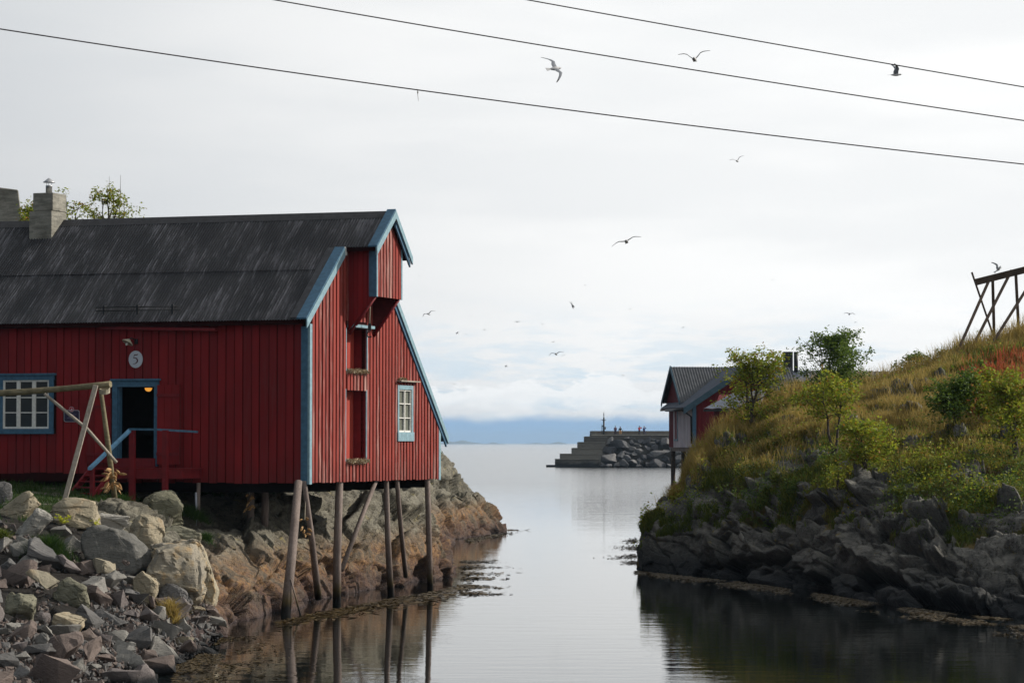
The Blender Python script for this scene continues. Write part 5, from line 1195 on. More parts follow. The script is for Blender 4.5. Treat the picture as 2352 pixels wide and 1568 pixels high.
b = MB(); bb(b, .0, UL, .0, 6, zf - .22, zf - .01); b.build('floor_beam', M_POST, rw)
for (px, u, v) in ((1544, UL - .2, .1), (1558, UL * .62, .25), (1572, UL * .3, 1.2), (1586, .15, .2), (1579, .6, 2.5)):
    b = MB(); P = Bp(u, v, zf - .05); b.tube([P, Vector((P.x, P.y, -.6))], .13, 8); b.build('stilt', M_TRUNK, rw)
# long roof behind with two black chimneys
lr = empty('long_shed', W(1850, 900, 165), 'long low building behind the hill with a grey ridged roof and two black chimneys', 'building')
Yr = 165; r0, r1 = Vector(W(1684, 849, Yr)), Vector(W(2048, 853, Yr)); e0, e1 = Vector(W(1684, 905, Yr - 6)), Vector(W(2048, 912, Yr - 6))
pm = r0.lerp(r1, .46); em = e0.lerp(e1, .46)
plane_corr('roof_sheet', r0, pm, em, e0, M_RF3, .5, .02, lr); plane_corr('roof_sheet', pm, r1, e1, em, M_RF2, .34, .06, lr)
bk = Vector((0, 6, 0)); plane_corr('roof_sheet', r0, r1, r1 + bk + (e1 - r1) * Vector((0, 0, 1)).z if False else Vector((r1.x, r1.y + 6, e1.z)), Vector((r0.x, r0.y + 6, e0.z)), M_RF2, .5, .02, lr)
b = MB(); b.box8([Vector((e0.x + .2, e0.y + .4, 1)), Vector((e1.x - .2, e1.y + .4, 1)), Vector((r1.x - .2, r1.y + 5.5, 1)), Vector((r0.x + .2, r0.y + 5.5, 1)), Vector((e0.x + .2, e0.y + .4, e0.z)), Vector((e1.x - .2, e1.y + .4, e1.z)), Vector((r1.x - .2, r1.y + 5.5, e1.z)), Vector((r0.x + .2, r0.y + 5.5, e0.z))]); b.build('shed_wall', M_RED2, lr)
for px0, px1, k in ((1800, 1821, 0), (1824, 1834, 1)):
    a, c_ = W(px0, 807.5, Yr - .5), W(px1, 853, Yr - .5); b = MB()
    if k == 0: b.box(((a[0] + c_[0]) / 2, Yr - .3, (a[2] + c_[2]) / 2), (c_[0] - a[0], .5, a[2] - c_[2]))
    else: b.tube([((a[0] + c_[0]) / 2, Yr - .3, c_[2]), ((a[0] + c_[0]) / 2, Yr - .3, a[2])], (c_[0] - a[0]) / 2, 12)
    b.build('chimney', M_BLACK, lr)
# small lean-to with a pale metal roof beside the red gable
lt = empty('lean_to', W(1660, 950, 131), 'small lean-to with a pale blue metal roof half hidden by the hilltop grass', 'shed')
A, B1, C_, D_ = W(1616, 938, 130), W(1745, 936, 130), W(1760, 895, 133.5), W(1684, 902, 133.5)
plane_corr('roof_sheet', D_, C_, B1, A, M_RF3, .35, .02, lt); slab3(Vector(A) - Vector((0, 0, .03)), Vector(B1) - Vector((0, 0, .03)), Vector(B1) + Vector((0, .06, -.03)), Vector(A) + Vector((0, .06, -.03)), .12, M_BLACK, 'gutter', lt)
b = MB(); A2, B2 = Vector(W(1640, 941, 130.4)), Vector(W(1745, 941, 130.4)); b.box8([Vector((A2.x, 130.4, 2)), Vector((B2.x, 130.4, 2)), Vector((B2.x, 133.4, 2)), Vector((A2.x, 133.4, 2)), A2, B2, Vector((B2.x, 133.4, W(1, 902, 133.4)[2] - .1)), Vector((A2.x + .5, 133.4, W(1, 902, 133.4)[2] - .1))]); b.build('lean_to_wall', M_RED2, lt)
# tall concrete block behind the boathouse at the left edge
Yc = 88; P_ = [W(-60, 418, Yc), W(23, 432, Yc) , W(45, 437, Yc), W(58, 560, Yc), W(-60, 560, Yc)]
b = MB(); b.prism([W(-60, 424, Yc), W(0, 430.5, Yc), W(42, 436, Yc), W(54, 530, Yc), W(-60, 530, Yc)], (-.4, 1.6, 0)); cb = b.build('concrete_tower', M_CONC, bevel=.03)
b = MB(); b.box((cb.location.x, Yc + .8, cb.location.z - 4.5), (1.6, 1.3, 9.2)); lo = b.build('tower_base', M_CONC, cb)
tag(cb, 'tall tapering board marked concrete stack rising behind the boathouse roof at the left edge', 'concrete stack')
# ------------------------------------------------------------------ vegetation helpers
def leaf_quads(C, size, rngs, flat=.0):
    """one folded leaf (quad) per centre"""
    n = len(C); d = rngs.normal(size=(n, 3)); d[:, 2] = d[:, 2] * .55 - .1; d /= np.linalg.norm(d, axis=1)[:, None]
    r = rngs.normal(size=(n, 3)); s = np.cross(d, r); s /= np.linalg.norm(s, axis=1)[:, None]
    L = (size * rngs.uniform(.6, 1.3, n))[:, None]; w = L * .24
    A = C; B = C + d * L * .5 + s * w; D = C + d * L; E = C + d * L * .5 - s * w
    V = np.stack([A, B, D, E], 1).reshape(-1, 3); F = np.arange(4 * n).reshape(-1, 4); return V, F
def shrub(label, base, h, w, crown, mat, nb=16, leaves=2600, lsz=.10, stems=2, lean=(0, 0), group=None, seed=1, low=.25, berries=0, name='shrub', dens=1.0):
    rn = random.Random(seed); rgn = np.random.default_rng(seed); base = Vector(base); root = empty(name, base, label, 'shrub' if name != 'rowan_tree' else 'tree', group)
    tr = MB(); tips = []
    for s_ in range(stems):
        a0 = rn.uniform(0, 6.28); off = Vector((math.cos(a0), math.sin(a0), 0)) * .08 * (s_ > 0); top = base + Vector((lean[0] + rn.uniform(-.28, .28) * w, lean[1] + rn.uniform(-.2, .2) * w, h * rn.uniform(.82, .98)))
        p0 = base + off + Vector((0, 0, -.15)); P_ = [p0.lerp(top, t_) + Vector((rn.uniform(-.04, .04) * h * (t_ > 0), rn.uniform(-.04, .04) * h, 0)) for t_ in (0, .2, .4, .6, .8, 1)]; r0 = .018 * h + .01
        tr.tube(P_, [r0, r0 * .85, r0 * .7, r0 * .5, r0 * .3, r0 * .12], 6, 0, False)
        for b_ in range(nb // stems):
            t_ = rn.uniform(low, .97); k = min(4, int(t_ * 5)); p = P_[k].lerp(P_[k + 1], t_ * 5 - k); ang = rn.uniform(0, 6.28); ln = w * .5 * rn.uniform(.5, 1.05) * math.sin(math.pi * min(1, (t_ - low * .3) * .92 + .1)) ** .6
            e = p + Vector((math.cos(ang) * ln, math.sin(ang) * ln, ln * rn.uniform(.3, 1.0))); m = p.lerp(e, .5) + Vector((0, 0, -.05 * ln)); tr.tube([p, m, e], [r0 * .32, r0 * .2, .004], 4, 0, False); tips += [(m, ln), (e, ln), (p.lerp(e, .75), ln)]
        tips.append((top, w * .2)); tips.append((P_[4], w * .3))
    tr.build('trunk', M_TRUNK, root)
    # leaf clusters: sprays round the branch tips
    C = []
    per = max(6, int(leaves / len(tips)))
    for p, ln in tips:
        ns = max(1, per // 14)
        for _ in range(ns):
            c = np.array(p) + rgn.normal(size=3) * np.array([.13, .13, .10]) * min(1.6, max(.5, ln * 2.0)) * dens
            C.append(c + rgn.normal(size=(14, 3)) * lsz * .62)
    C = np.concatenate(C); V, Fc = leaf_quads(C, lsz, rgn); o = np_mesh('crown', V, Fc, mat, root)
    if berries:
        b = MB()
        for _ in range(berries): c = C[rn.randrange(len(C))]; b.lathe(c, [(.01, -.03), (.03, -.015), (.03, .015), (.01, .03)], 6)
        b.build('berry_cluster', M_BERRY, root)
    return root
def gp(px, py): return hill_py(px, py)
GR = 'shrubs on the hillside'
def sh(label, px, pyb, top, wpx, mat, **k):
    p = gp(px, pyb); p = Vector((W(px, pyb, p.y)[0], p.y, min(p.z, W(px, pyb, p.y)[2] + .1))); s = p.y / FPX; return shrub(label, p, (pyb - top) * s, wpx * s, None, mat, group=GR, **k)
sh('yellow green rowan sapling on the left shoulder of the hill in front of the lean-to', 1732, 985, 812, 140, M_LF_Y, nb=34, leaves=7000, stems=3, seed=3, dens=1.35, lsz=.12, low=.16, berries=2)
sh('tallest dark green bush on the hilltop with a broad airy crown', 1910, 925, 764, 140, M_LF_G, nb=46, leaves=8500, stems=5, dens=1.5, seed=5, lsz=.115, low=.12)
sh('bright green rowan with two thin forking stems below the tall dark bush', 1905, 1060, 868, 150, M_LF_Y, nb=24, leaves=3400, stems=2, seed=8, lsz=.12, low=.55)
sh('bushy yellow green shrub on the slope right of the forked rowan', 1985, 1065, 975, 120, M_LF_Y, nb=24, leaves=3600, stems=4, seed=9, lsz=.12, low=.1)
sh('low green bush to the left of the forked rowan stems', 1850, 905, 845, 90, M_LF_D, nb=18, leaves=3600, stems=3, seed=10, lsz=.09, low=.1)
sh('light leafy bush on the skyline left of the drying frame', 2090, 850, 772, 80, M_LF_G, nb=18, leaves=3200, stems=3, seed=11, lsz=.12, low=.2)
sh('small leafy sprig bush on the skyline nearest the drying frame', 2158, 822, 768, 60, M_LF_G, nb=12, leaves=1800, stems=2, seed=12, lsz=.11, low=.2)
sh('dark green spreading shrub in the middle of the right slope', 2198, 985, 885, 140, M_LF_G, nb=26, leaves=6000, stems=3, seed=13, lsz=.12, low=.25, berries=5)
sh('yellow green shrub with red berries below the red dock plants', 2275, 985, 862, 110, M_LF_Y, nb=24, leaves=5200, stems=3, seed=14, lsz=.12, low=.2, berries=8)
sh('tall thin stemmed shrub with yellowing leaves at the right edge', 2335, 1055, 855, 120, M_LF_Y, nb=30, leaves=6500, stems=4, seed=15, lsz=.11, low=.25, berries=3)
sh('small yellow green plant hanging on the cliff edge below the sapling', 1925, 1130, 1070, 60, M_LF_Y, nb=12, leaves=900, stems=2, seed=16, lsz=.09, low=.2)
for (label, px, pyb, top, wpx, Y, mat, lv, sd, st_) in (('largest autumn tree top showing above the boathouse ridge', 258, 620, 425, 100, 84, M_LF_Y, 2800, 21, 4), ('thin twiggy tree top just right of the concrete chimney', 172, 620, 455, 110, 85, M_LF_Y, 1400, 22, 3), ('small yellow bush between the concrete stack and the chimney', 58, 600, 462, 50, 86, M_LF_Y, 2000, 23, 2)):
    s = Y / FPX; r_ = shrub(label, W(px, pyb, Y), (pyb - top) * s, wpx * s, None, mat, nb=22, leaves=lv, lsz=.10, stems=st_, seed=sd, low=.35, name='rowan_tree', group='trees behind the boathouse', berries=0)
    zb_ = r_.location.z; b = MB(); b.tube([(r_.location.x, Y, 2.8), (r_.location.x, Y, zb_ + .1)], [.1, .06], 8); b.build('lower_trunk', M_TRUNK, r_)
    if sd == 21:
        b = MB()
        for k in range(5): q = W(235 + k * 12, 520, Y); tq = W(232 + k * 13 + (k % 2) * 6, [440, 405, 428, 402, 450][k], Y); b.tube([q, Vector(q).lerp(Vector(tq), .5) + Vector((.03, 0, 0)), tq], [.018, .011, .004], 4, 0, False)
        b.build('bare_twig', M_TRUNK, r_)
# ------------------------------------------------------------------ grass
def blades(name, P, N_, h, w, mat, seed, lean=.35, label=None, parent=None, curve=.5):
    g_ = np.random.default_rng(seed); n = len(P); ang = g_.uniform(0, 6.283, n); s = np.stack([np.cos(ang), np.sin(ang), np.zeros(n)], 1)
    d = np.stack([g_.normal(0, lean, n), g_.normal(0, lean, n), np.ones(n)], 1) + N_ * .25; d /= np.linalg.norm(d, axis=1)[:, None]
    hh = (h * g_.uniform(.55, 1.3, n))[:, None]; ww = w * g_.uniform(.7, 1.3, n)[:, None]; bend = np.stack([g_.normal(0, 1, n), g_.normal(0, 1, n), -np.abs(g_.normal(0, .6, n))], 1) * hh * .22 * curve
    m = P + d * hh * .55 + bend * .4; t_ = P + d * hh + bend * 1.5
    V = np.stack([P - s * ww, P + s * ww, m + s * ww * .75, m - s * ww * .75, t_ + s * ww * .15, t_ - s * ww * .15], 1).reshape(-1, 3)
    k = np.arange(n)[:, None] * 6; F = np.concatenate([k + np.array([0, 1, 2, 3]), k + np.array([3, 2, 4, 5])], 0); o = np_mesh(name, V, F, mat, parent); return tag(o, label, None, None, 'stuff')
def pick_hill(n, seed, wfun, v0=.5, v1=2.35):
    g_ = np.random.default_rng(seed); out = []; got = 0; nc = HG.shape[1]; jv = np.where((HV[0] > v0) & (HV[0] < v1))[0]
    while got < n:
        i = g_.uniform(0, len(pxs) - 22, n * 2); j = g_.uniform(jv[0], jv[-1] - 1, n * 2); i0, j0 = i.astype(int), j.astype(int); fi, fj = (i - i0)[:, None], (j - j0)[:, None]
        p = HG[i0, j0] * (1 - fi) * (1 - fj) + HG[i0 + 1, j0] * fi * (1 - fj) + HG[i0, j0 + 1] * (1 - fi) * fj + HG[i0 + 1, j0 + 1] * fi * fj
        keep = g_.uniform(size=len(p)) < wfun(p, HT[i0, j0], HV[i0, j0], pxs[i0]); p = p[keep]; out.append(p); got += len(p)
    return np.concatenate(out)[:n]
UPN = np.array([[0, -.3, .4]])
def pn(p, sc, sd): return fbm(p * sc, sd, 3)
def wg(p, t_, v, x): return t_ * sst(pn(p, .35, 201), .62, .40) * np.interp(v, [.5, 1, 1.5, 2, 2.3], [.8, 1, .6, .45, .3]) * np.interp(x, [1461, 1600, 1750, 2000], [1.5, 1.6, 1.2, 1])
def ws(p, t_, v, x): return t_ * sst(pn(p, .35, 201), .42, .60) * sst(v, 1.15, 1.5) * np.interp(x, [1600, 1800, 1950, 2250, 2400], [.7, .8, 1, .9, .5])
def wo2(p, t_, v, x): return t_ * (.4 + .6 * sst(pn(p, .7, 203), .4, .6)) * sst(v, .6, 1.0)
nG = 60000
P = pick_hill(52000, 31, wg); blades('green_hill_grass', P, np.repeat(UPN, len(P), 0), .24, .013, M_G_GREEN, 1, label='green grass growing over the hillside and the cliff ledges')
P = pick_hill(60000, 32, wo2); blades('olive_hill_grass', P, np.repeat(UPN, len(P), 0), .27, .012, M_G_OLIVE, 2, label='olive brown grass mixed over the whole hillside')
P = pick_hill(60000, 33, ws, 1.05); blades('straw_hill_grass', P, np.repeat(UPN, len(P), 0), .42, .010, M_G_STRAW, 3, .25, label='long dry straw coloured grass on the upper slope')
P = pick_hill(5000, 35, lambda p, t_, v, x: t_ * sst(v, 1.9, 1.98) * (x > 1590), 1.85, 2.1); blades('seeding_grass', P, np.repeat(UPN, len(P), 0), .75, .010, M_G_STRAW, 5, .16, label='tall seeding grass stems along the crest of the hill')
P = pick_hill(2800, 34, lambda p, t_, v, x: t_ * (x > 2205) * sst(v, 1.40, 1.50) * sst(v, 1.86, 1.72) * sst(pn(p, .8, 209), .42, .55), 1.2); 
blades('red_dock_plants', P, np.repeat(UPN, len(P), 0), .50, .020, M_G_RED, 4, .14, label='rusty red dock plants below the drying frame')
def undergrowth(name, n, seed, fn, mat, lift, sz, label, v0=.6, v1=2.1):
    P = pick_hill(n, seed, fn, v0, v1); g_ = np.random.default_rng(seed); P = P + np.abs(g_.normal(size=(len(P), 3))) * np.array([0, 0, lift]) + g_.normal(size=(len(P), 3)) * .06; V, Fc = leaf_quads(P, sz, g_); o = np_mesh(name, V, Fc, mat); tag(o, label, None, None, 'stuff')
undergrowth('low_undergrowth', 18000, 36, lambda p, t_, v, x: (.15 + t_) * sst(pn(p, .5, 220), .50, .60) * np.interp(v, [.6, .9, 1.3, 1.6], [.5, 1, .8, .25]) * np.interp(x, [1560, 1620, 1800, 2100, 2352], [.15, .6, .8, .6, .8]), M_LF_G, .22, .09, 'low green leafy undergrowth along the cliff edge')
undergrowth('yellow_undergrowth', 10000, 37, lambda p, t_, v, x: (.1 + t_) * sst(pn(p, .6, 221), .55, .64) * np.interp(v, [.8, 1, 1.5, 1.9], [.3, 1, .8, .2]), M_LF_Y, .25, .10, 'patches of yellow green leafy plants on the slope')
undergrowth('dark_undergrowth', 9000, 38, lambda p, t_, v, x: (.2 + t_) * sst(pn(p, .45, 222), .54, .62) * np.interp(v, [.6, .9, 1.3, 1.6], [.4, 1, .9, .1]), M_LF_D, .22, .09, 'dark green plants in the hollows above the cliff')
# grass on the left bank
def pick_left(n, seed, fn):
    g_ = np.random.default_rng(seed); i = g_.uniform(0, LEFT_P.shape[0] - 2, n); j = g_.uniform(0, LEFT_P.shape[1] - 2, n); i0, j0 = i.astype(int), j.astype(int); fi, fj = (i - i0)[:, None], (j - j0)[:, None]
    p = LEFT_P[i0, j0] * (1 - fi) * (1 - fj) + LEFT_P[i0 + 1, j0] * fi * (1 - fj) + LEFT_P[i0, j0 + 1] * (1 - fi) * fj + LEFT_P[i0 + 1, j0 + 1] * fi * fj
    return p[g_.uniform(size=n) < fn(p, turf.reshape(-1)[0] * 0 + LT[i0, j0])]
LT = np.zeros(SHORE.data.attributes['turf'].data.__len__(), np.float32); SHORE.data.attributes['turf'].data.foreach_get('value', LT); LT = LT.reshape(LEFT_P.shape[:2])
P = pick_left(160000, 41, lambda p, t_: (t_ > .35) * (p[:, 1] < 84) * (p[:, 1] > 59) * .6); blades('bank_grass', P, np.repeat(np.array([[0, 0, .3]]), len(P), 0), .16, .010, M_G_DEEP, 6, .4, label='deep green grass at the foot of the boathouse wall')
P = pick_left(240000, 42, lambda p, t_: (t_ > .5) * (p[:, 1] >= 84) * 1.0); 
if len(P): blades('ledge_grass', P, np.repeat(np.array([[0, 0, .3]]), len(P), 0), .18, .014, M_G_GREEN, 7, .4, label='green tufts on the ledges of the headland rock behind the boathouse')
def tuft(name, px, py, wpx, n, hgt, mat, label, cat='grass tuft', seed=1, up=.4, grp='tufts among the stones', h=None):
    h = h or hit_left(px, py); s = h[1] / FPX; g_ = np.random.default_rng(seed); P = np.array(h) + g_.normal(size=(n, 3)) * np.array([wpx * s * .28, wpx * s * .25, .05]); P[:, 2] = h_left(P[:, 0], P[:, 1]) + up * wpx * s * np.exp(-((P[:, 0] - h[0]) ** 2 + (P[:, 1] - h[1]) ** 2) / (wpx * s * .4) ** 2)
    o = blades(name, P, np.repeat(np.array([[.2, -.5, .1]]), n, 0), hgt, .008, mat, seed, .5, None, curve=1.4); del o['kind']; base = P.mean(0); o.data.transform(Matrix.Translation(-Vector(base))); o.location = base; tag(o, label, cat, grp); return o
tuft('grass_tuft', 112, 1288, 78, 2600, .34, M_G_DEEP, 'thick hanging tuft of dark green grass between the boulders', seed=51)
tuft('grass_tuft', 392, 1425, 34, 600, .30, M_G_STRAW, 'small yellowish grass tuft low among the rubble stones', seed=52, up=.8)
tuft('grass_tuft', 475, 1245, 26, 400, .20, M_G_DEEP, 'little green tuft above the ochre outcrop', seed=53)
tuft('grass_tuft', 283, 1172, 50, 900, .26, M_G_DEEP, 'green tuft below the newel post of the red steps', seed=54)
tuft('grass_tuft', 440, 1190, 60, 1300, .26, M_G_DEEP, 'grass tuft right of the squared grey green boulder', seed=55, up=.2)
tuft('grass_tuft', 5, 1240, 26, 400, .22, M_G_GREEN, 'light green tuft at the left edge under the pale boulder', seed=56)
def fern(px, py, wpx, seed, label, dz=.25):
    h = hit_left(px, py); s = h[1] / FPX; g_ = np.random.default_rng(seed); C = []; 
    for k in range(7):
        a = g_.uniform(0, 6.28); tip = np.array([math.cos(a) * wpx * s * .5, math.sin(a) * wpx * s * .3, wpx * s * g_.uniform(.3, .9)])
        for t_ in np.linspace(.15, 1, 14): C.append(np.array(h) + np.array([0, -.35, dz]) + tip * t_ - np.array([0, 0, .25 * t_ * t_ * wpx * s]))
    V, Fc = leaf_quads(np.array(C), .075, g_); o = np_mesh('fern', V, Fc, M_FERN, None, (h[0], h[1], h[2])); tag(o, label, 'fern', 'yellow ferns among the boulders')
fern(152, 1212, 34, 61, 'bright yellow fern in front of the large tan boulder', .1); fern(237, 1226, 40, 62, 'yellow fern between the tan boulder and the small pale block', .1)

# ------------------------------------------------------------------ seaweed afloat
def weed(name, pts, sz, seed, label, lift=.006):
    g_ = np.random.default_rng(seed); P = np.array(pts); n = len(P); a = g_.uniform(0, 6.283, n); L = sz * g_.uniform(.5, 1.6, n); w = L * g_.uniform(.15, .4, n); d = np.stack([np.cos(a), np.sin(a), g_.normal(0, .10, n)], 1); s = np.stack([-np.sin(a), np.cos(a), g_.normal(0, .15, n)], 1)
    V = np.stack([P - d * L[:, None], P + s * w[:, None], P + d * L[:, None], P - s * w[:, None]], 1).reshape(-1, 3); V[:, 2] = np.maximum(V[:, 2] + lift + g_.uniform(0, .02, len(V)), .003)
    o = np_mesh(name, V, np.arange(4 * n).reshape(-1, 4), M_WEED); return tag(o, label, None, None, 'stuff')
def in_px(px, py):
    d = ray(px, py); s = -CAMH / d[2]; return np.array([d[0] * s, d[1] * s, 0.])
g_ = np.random.default_rng(71); pts = []
hx_ = [1461, 1520, 1600, 1700, 1800, 1900, 2000, 2100, 2200, 2352]; hy_ = np.interp(hx_, HC[:, 0], HC[:, 1])
for _ in range(17000):
    px = g_.uniform(1458, 2400); wmax = np.interp(px, [1460, 1550, 1750, 2000, 2200, 2352], [7, 11, 15, 18, 26, 40]); py = np.interp(px, hx_, hy_) + 3 + abs(g_.normal(0, .42)) * wmax + 3
    q = in_px(px, py); nz = float(fbm(np.array([[q[0] * 1.3, q[1] * .6, 0]]), 311, 3)[0])
    if g_.uniform() < float(sst(nz, .36, .56)): pts.append(q)
weed('floating_seaweed', pts, .07, 1, 'band of brown seaweed along the foot of the right cliff')
pts = []
for _ in range(650): k_ = g_.choice(4); px = 1462 - abs(g_.normal(0, (14, 24, 30, 16)[k_])) + k_; py = (1241, 1259, 1277, 1293)[k_] + g_.normal(0, 2.6) + (1462 - px) * (.05, -.06, .04, -.05)[k_]; pts.append(in_px(px, py))
weed('floating_seaweed', pts, .09, 2, 'thin streaks of seaweed left of the tip of the right cliff')
pts = []
for _ in range(9000):
    px = 400 + abs(g_.normal(0, 130)); py = g_.uniform(1462, 1600); sh_x = np.interp(py, [1460, 1500, 1568], [520, 480, 340])
    q = in_px(px, py); nz = float(fbm(np.array([[q[0] * 1.6, q[1] * .5, 0]]), 301, 3)[0])
    if px > sh_x - 12 and g_.uniform() < np.exp(-(px - sh_x) / 120) * float(sst(nz, .42, .58)): pts.append(q)
weed('floating_seaweed', pts, .06, 3, 'brown seaweed afloat off the rubble bank in the left corner')
pts = []
for _ in range(1900):
    t_ = g_.uniform(); px = 640 + t_ * 440; py = np.interp(px, [640, 770, 900, 1000, 1070, 1090], [1428, 1400, 1375, 1358, 1340, 1330]) + abs(g_.normal(0, 6)) * (1 + t_); pts.append(in_px(px, py))
for _ in range(800): px = 1060 + abs(g_.normal(0, 38)); py = g_.choice([1290, 1303, 1318, 1328, 1347, 1363]) + g_.normal(0, 1.8); pts.append(in_px(px, py))
for _ in range(500): px = 1072 + abs(g_.normal(0, 45)); py = 1238 - (px - 1072) * .17 + abs(g_.normal(0, 4)); pts.append(in_px(px, py))
for _ in range(60): px = 1168 + abs(g_.normal(0, 10)); pts.append(in_px(px, 1217 + g_.normal(0, .5)))
weed('floating_seaweed', pts, .13, 4, 'dark seaweed along the waterline beneath the boathouse stilts')

# ------------------------------------------------------------------ drying frames
dr = empty('drying_rack', hit_left(180, 1165) or (-11, 66, 3), 'weathered pole rack of one long log on crossed legs in front of the boathouse window', 'drying rack')
b = MB(); pts_ = [W(px, py, 66 + (255 - px) * .004) for px, py in ((-190, 915), (-60, 906), (60, 899), (150, 892), (215, 886), (254, 882))]; b.tube(pts_, [.085, .085, .08, .075, .08, .085], 12, 0, True, .12); b.build('log', M_LOG, dr)
def bar(name, p, q, w, d_, mat, par): m = MB(); p, q = Vector(p), Vector(q); t_ = (q - p).normalized(); u = t_.cross(Vector((0, 1, 0))).normalized() * w / 2; v_ = Vector((0, 1, 0)) * d_ / 2; m.box8([p - u - v_, p + u - v_, p + u + v_, p - u + v_, q - u - v_, q + u - v_, q + u + v_, q - u + v_]); return m.build(name, mat, par, bevel=.01)
bar('leg', W(220, 884, 65.6), W(146, 1158, 64.6), .125, .07, M_POLE, dr)
m = MB(); m.tube([W(231, 893, 66.5), W(247, 1010, 66.8), W(266, 1165, 67.2)], [.055, .07, .08], 10, 0, True, .1); m.build('leg', M_LOG, dr)
m = MB(); m.tube([W(102, 904, 66.3), W(200, 985, 66.3), W(268, 1062, 66.3)], [.04, .045, .04], 8, 0, True, .08); m.build('brace', M_POLE, dr)
m = MB(); m.tube([W(-150, 905, 65.6), W(-225, 1150, 64.8)], .06, 8); m.build('leg', M_POLE, dr); m = MB(); m.tube([W(-140, 905, 66.5), W(-100, 1150, 67)], .06, 8); m.build('leg', M_POLE, dr)
m = MB(); c_ = Vector(W(240, 896, 66.2))
for k in range(4): m.tube([c_ + Vector((.13 * math.cos(t_), .10 * math.sin(t_), .03 * k - .05 + .05 * math.sin(t_))) for t_ in np.linspace(0, 6.28, 12)], .016, 5, 0, False)
m.build('lashing', M_ROPE, dr)
# dried fish heads in bundles
def fishes(label, c, n, rad, h, seed, cord=None, ln=.17):
    g_ = random.Random(seed); c = Vector(c); r_ = empty('dried_fish_bundle', c, label, 'dried fish', 'bundles of dried fish')
    for i in range(n):
        a = g_.uniform(0, 6.28); p = c + Vector((math.cos(a) * rad * g_.uniform(.3, 1), math.sin(a) * rad * g_.uniform(.3, 1), g_.uniform(-h, h) * .5)); d = (Vector((math.cos(a), math.sin(a), g_.uniform(-1.6, .2)))).normalized(); L = ln * g_.uniform(.7, 1.2)
        m = MB(); s_ = d.cross(Vector((g_.random(), g_.random(), g_.random()))).normalized(); t2 = d.cross(s_)
        prof = ((0, .12), (.25, .9), (.55, 1.0), (.85, .5), (1, .08)); V = []
        for (t_, w_) in prof:
            for k in range(6): an = k * 1.047; V.append(p + d * L * t_ + s_ * math.cos(an) * .05 * w_ + t2 * math.sin(an) * .028 * w_)
        m.add(V, [(6 * q_ + k, 6 * q_ + (k + 1) % 6, 6 * q_ + 6 + (k + 1) % 6, 6 * q_ + 6 + k) for q_ in range(4) for k in range(6)] + [tuple(range(6))[::-1], tuple(range(24, 30))]); m.build('fish_head', M_FISH, r_)
    if cord: m = MB(); m.tube([c + Vector((0, 0, h * .4)), cord], .008, 4); m.build('cord', M_ROPE, r_)
fishes('bundle of dried fish heads tied round the rear leg of the drying rack', Vector(W(262, 1098, 66.7)) + Vector((0, -.1, 0)), 30, .16, .5, 3, None, .22)
q = W(573, 1150, 71.5); fishes('dried fish heads hanging in the shade under the boathouse floor', q, 11, .07, .42, 4, Vector(W(573, 1106, 71.5)))
q = W(700, 1207, 70.0); fishes('dried fish heads hanging between the front corner stilts', q, 9, .08, .40, 5, Vector(W(703, 1110, 70.3)))

# frame on the hilltop at the right edge
hr = empty('fish_rack', gp(2290, 776), 'tall grey timber drying frame standing against the sky on the hilltop', 'drying frame')
YR = 104.5
bar('top_beam', W(2241, 648, YR), W(2560, 568, YR - 3), .27, .14, M_RACK, hr)
bar('leg', W(2232, 625, YR + .3), W(2288, 790, YR + 1.4), .07, .08, M_RACK, hr)
for (a, c_) in (((2276, 634), (2196, 815)), ((2324, 620), (2228, 808)), ((2398, 600), (2278, 790)), ((2470, 585), (2350, 775))): bar('leg', W(*a, YR - .2), W(*c_, YR - 1.4), .11, .10, M_RACK, hr)
for (a, c_) in (((2280, 640), (2284, 792)), ((2333, 625), (2341, 782)), ((2405, 610), (2415, 775))): bar('leg', W(*a, YR + .2), W(*c_, YR + 1.2), .11, .10, M_RACK, hr)
bar('brace', W(2345, 788, YR), W(2375, 745, YR - .5), .10, .08, M_RACK, hr)

# ------------------------------------------------------------------ overhead cables
def cable(label, pts, Y, ext=1.0):
    P_ = np.polyfit([p[0] for p in pts], [p[1] for p in pts], 2); xs = np.linspace(-700, 3100, 60); m = MB(); m.tube([W(x_, np.polyval(P_, x_), Y + (x_ - 1176) * .002) for x_ in xs], .0098, 6); o = m.build('cable', plain('cable_sheath', (.055, .045, .05), .6, bump=0)); tag(o, label, 'cable', 'cables crossing the inlet')
cable('lowest dark cable crossing the whole sky and carrying a short string', [(0, 67), (960, 207.5), (1194, 237), (1709, 304.3), (2352, 377)], 40)
cable('middle dark cable crossing the sky from the top left', [(628, 0), (1194.4, 95.4), (1709, 180), (2352, 277)], 41)
cable('highest dark cable crossing the top right corner of the sky', [(1210, 0), (1966, 133.7), (2150, 166.1), (2352, 200)], 42)
m = MB(); p = Vector(W(959.5, 208, 39.57)); m.tube([p, p + Vector((0, 0, -.07)), p + Vector((.01, 0, -.16))], [.007, .004, .003], 5); m.lathe(p + Vector((0, 0, -.03)), [(.004, -.02), (.012, 0), (.004, .02)], 8)
o = m.build('string', M_ROPE); tag(o, 'short frayed string hanging from the lowest cable', 'string')

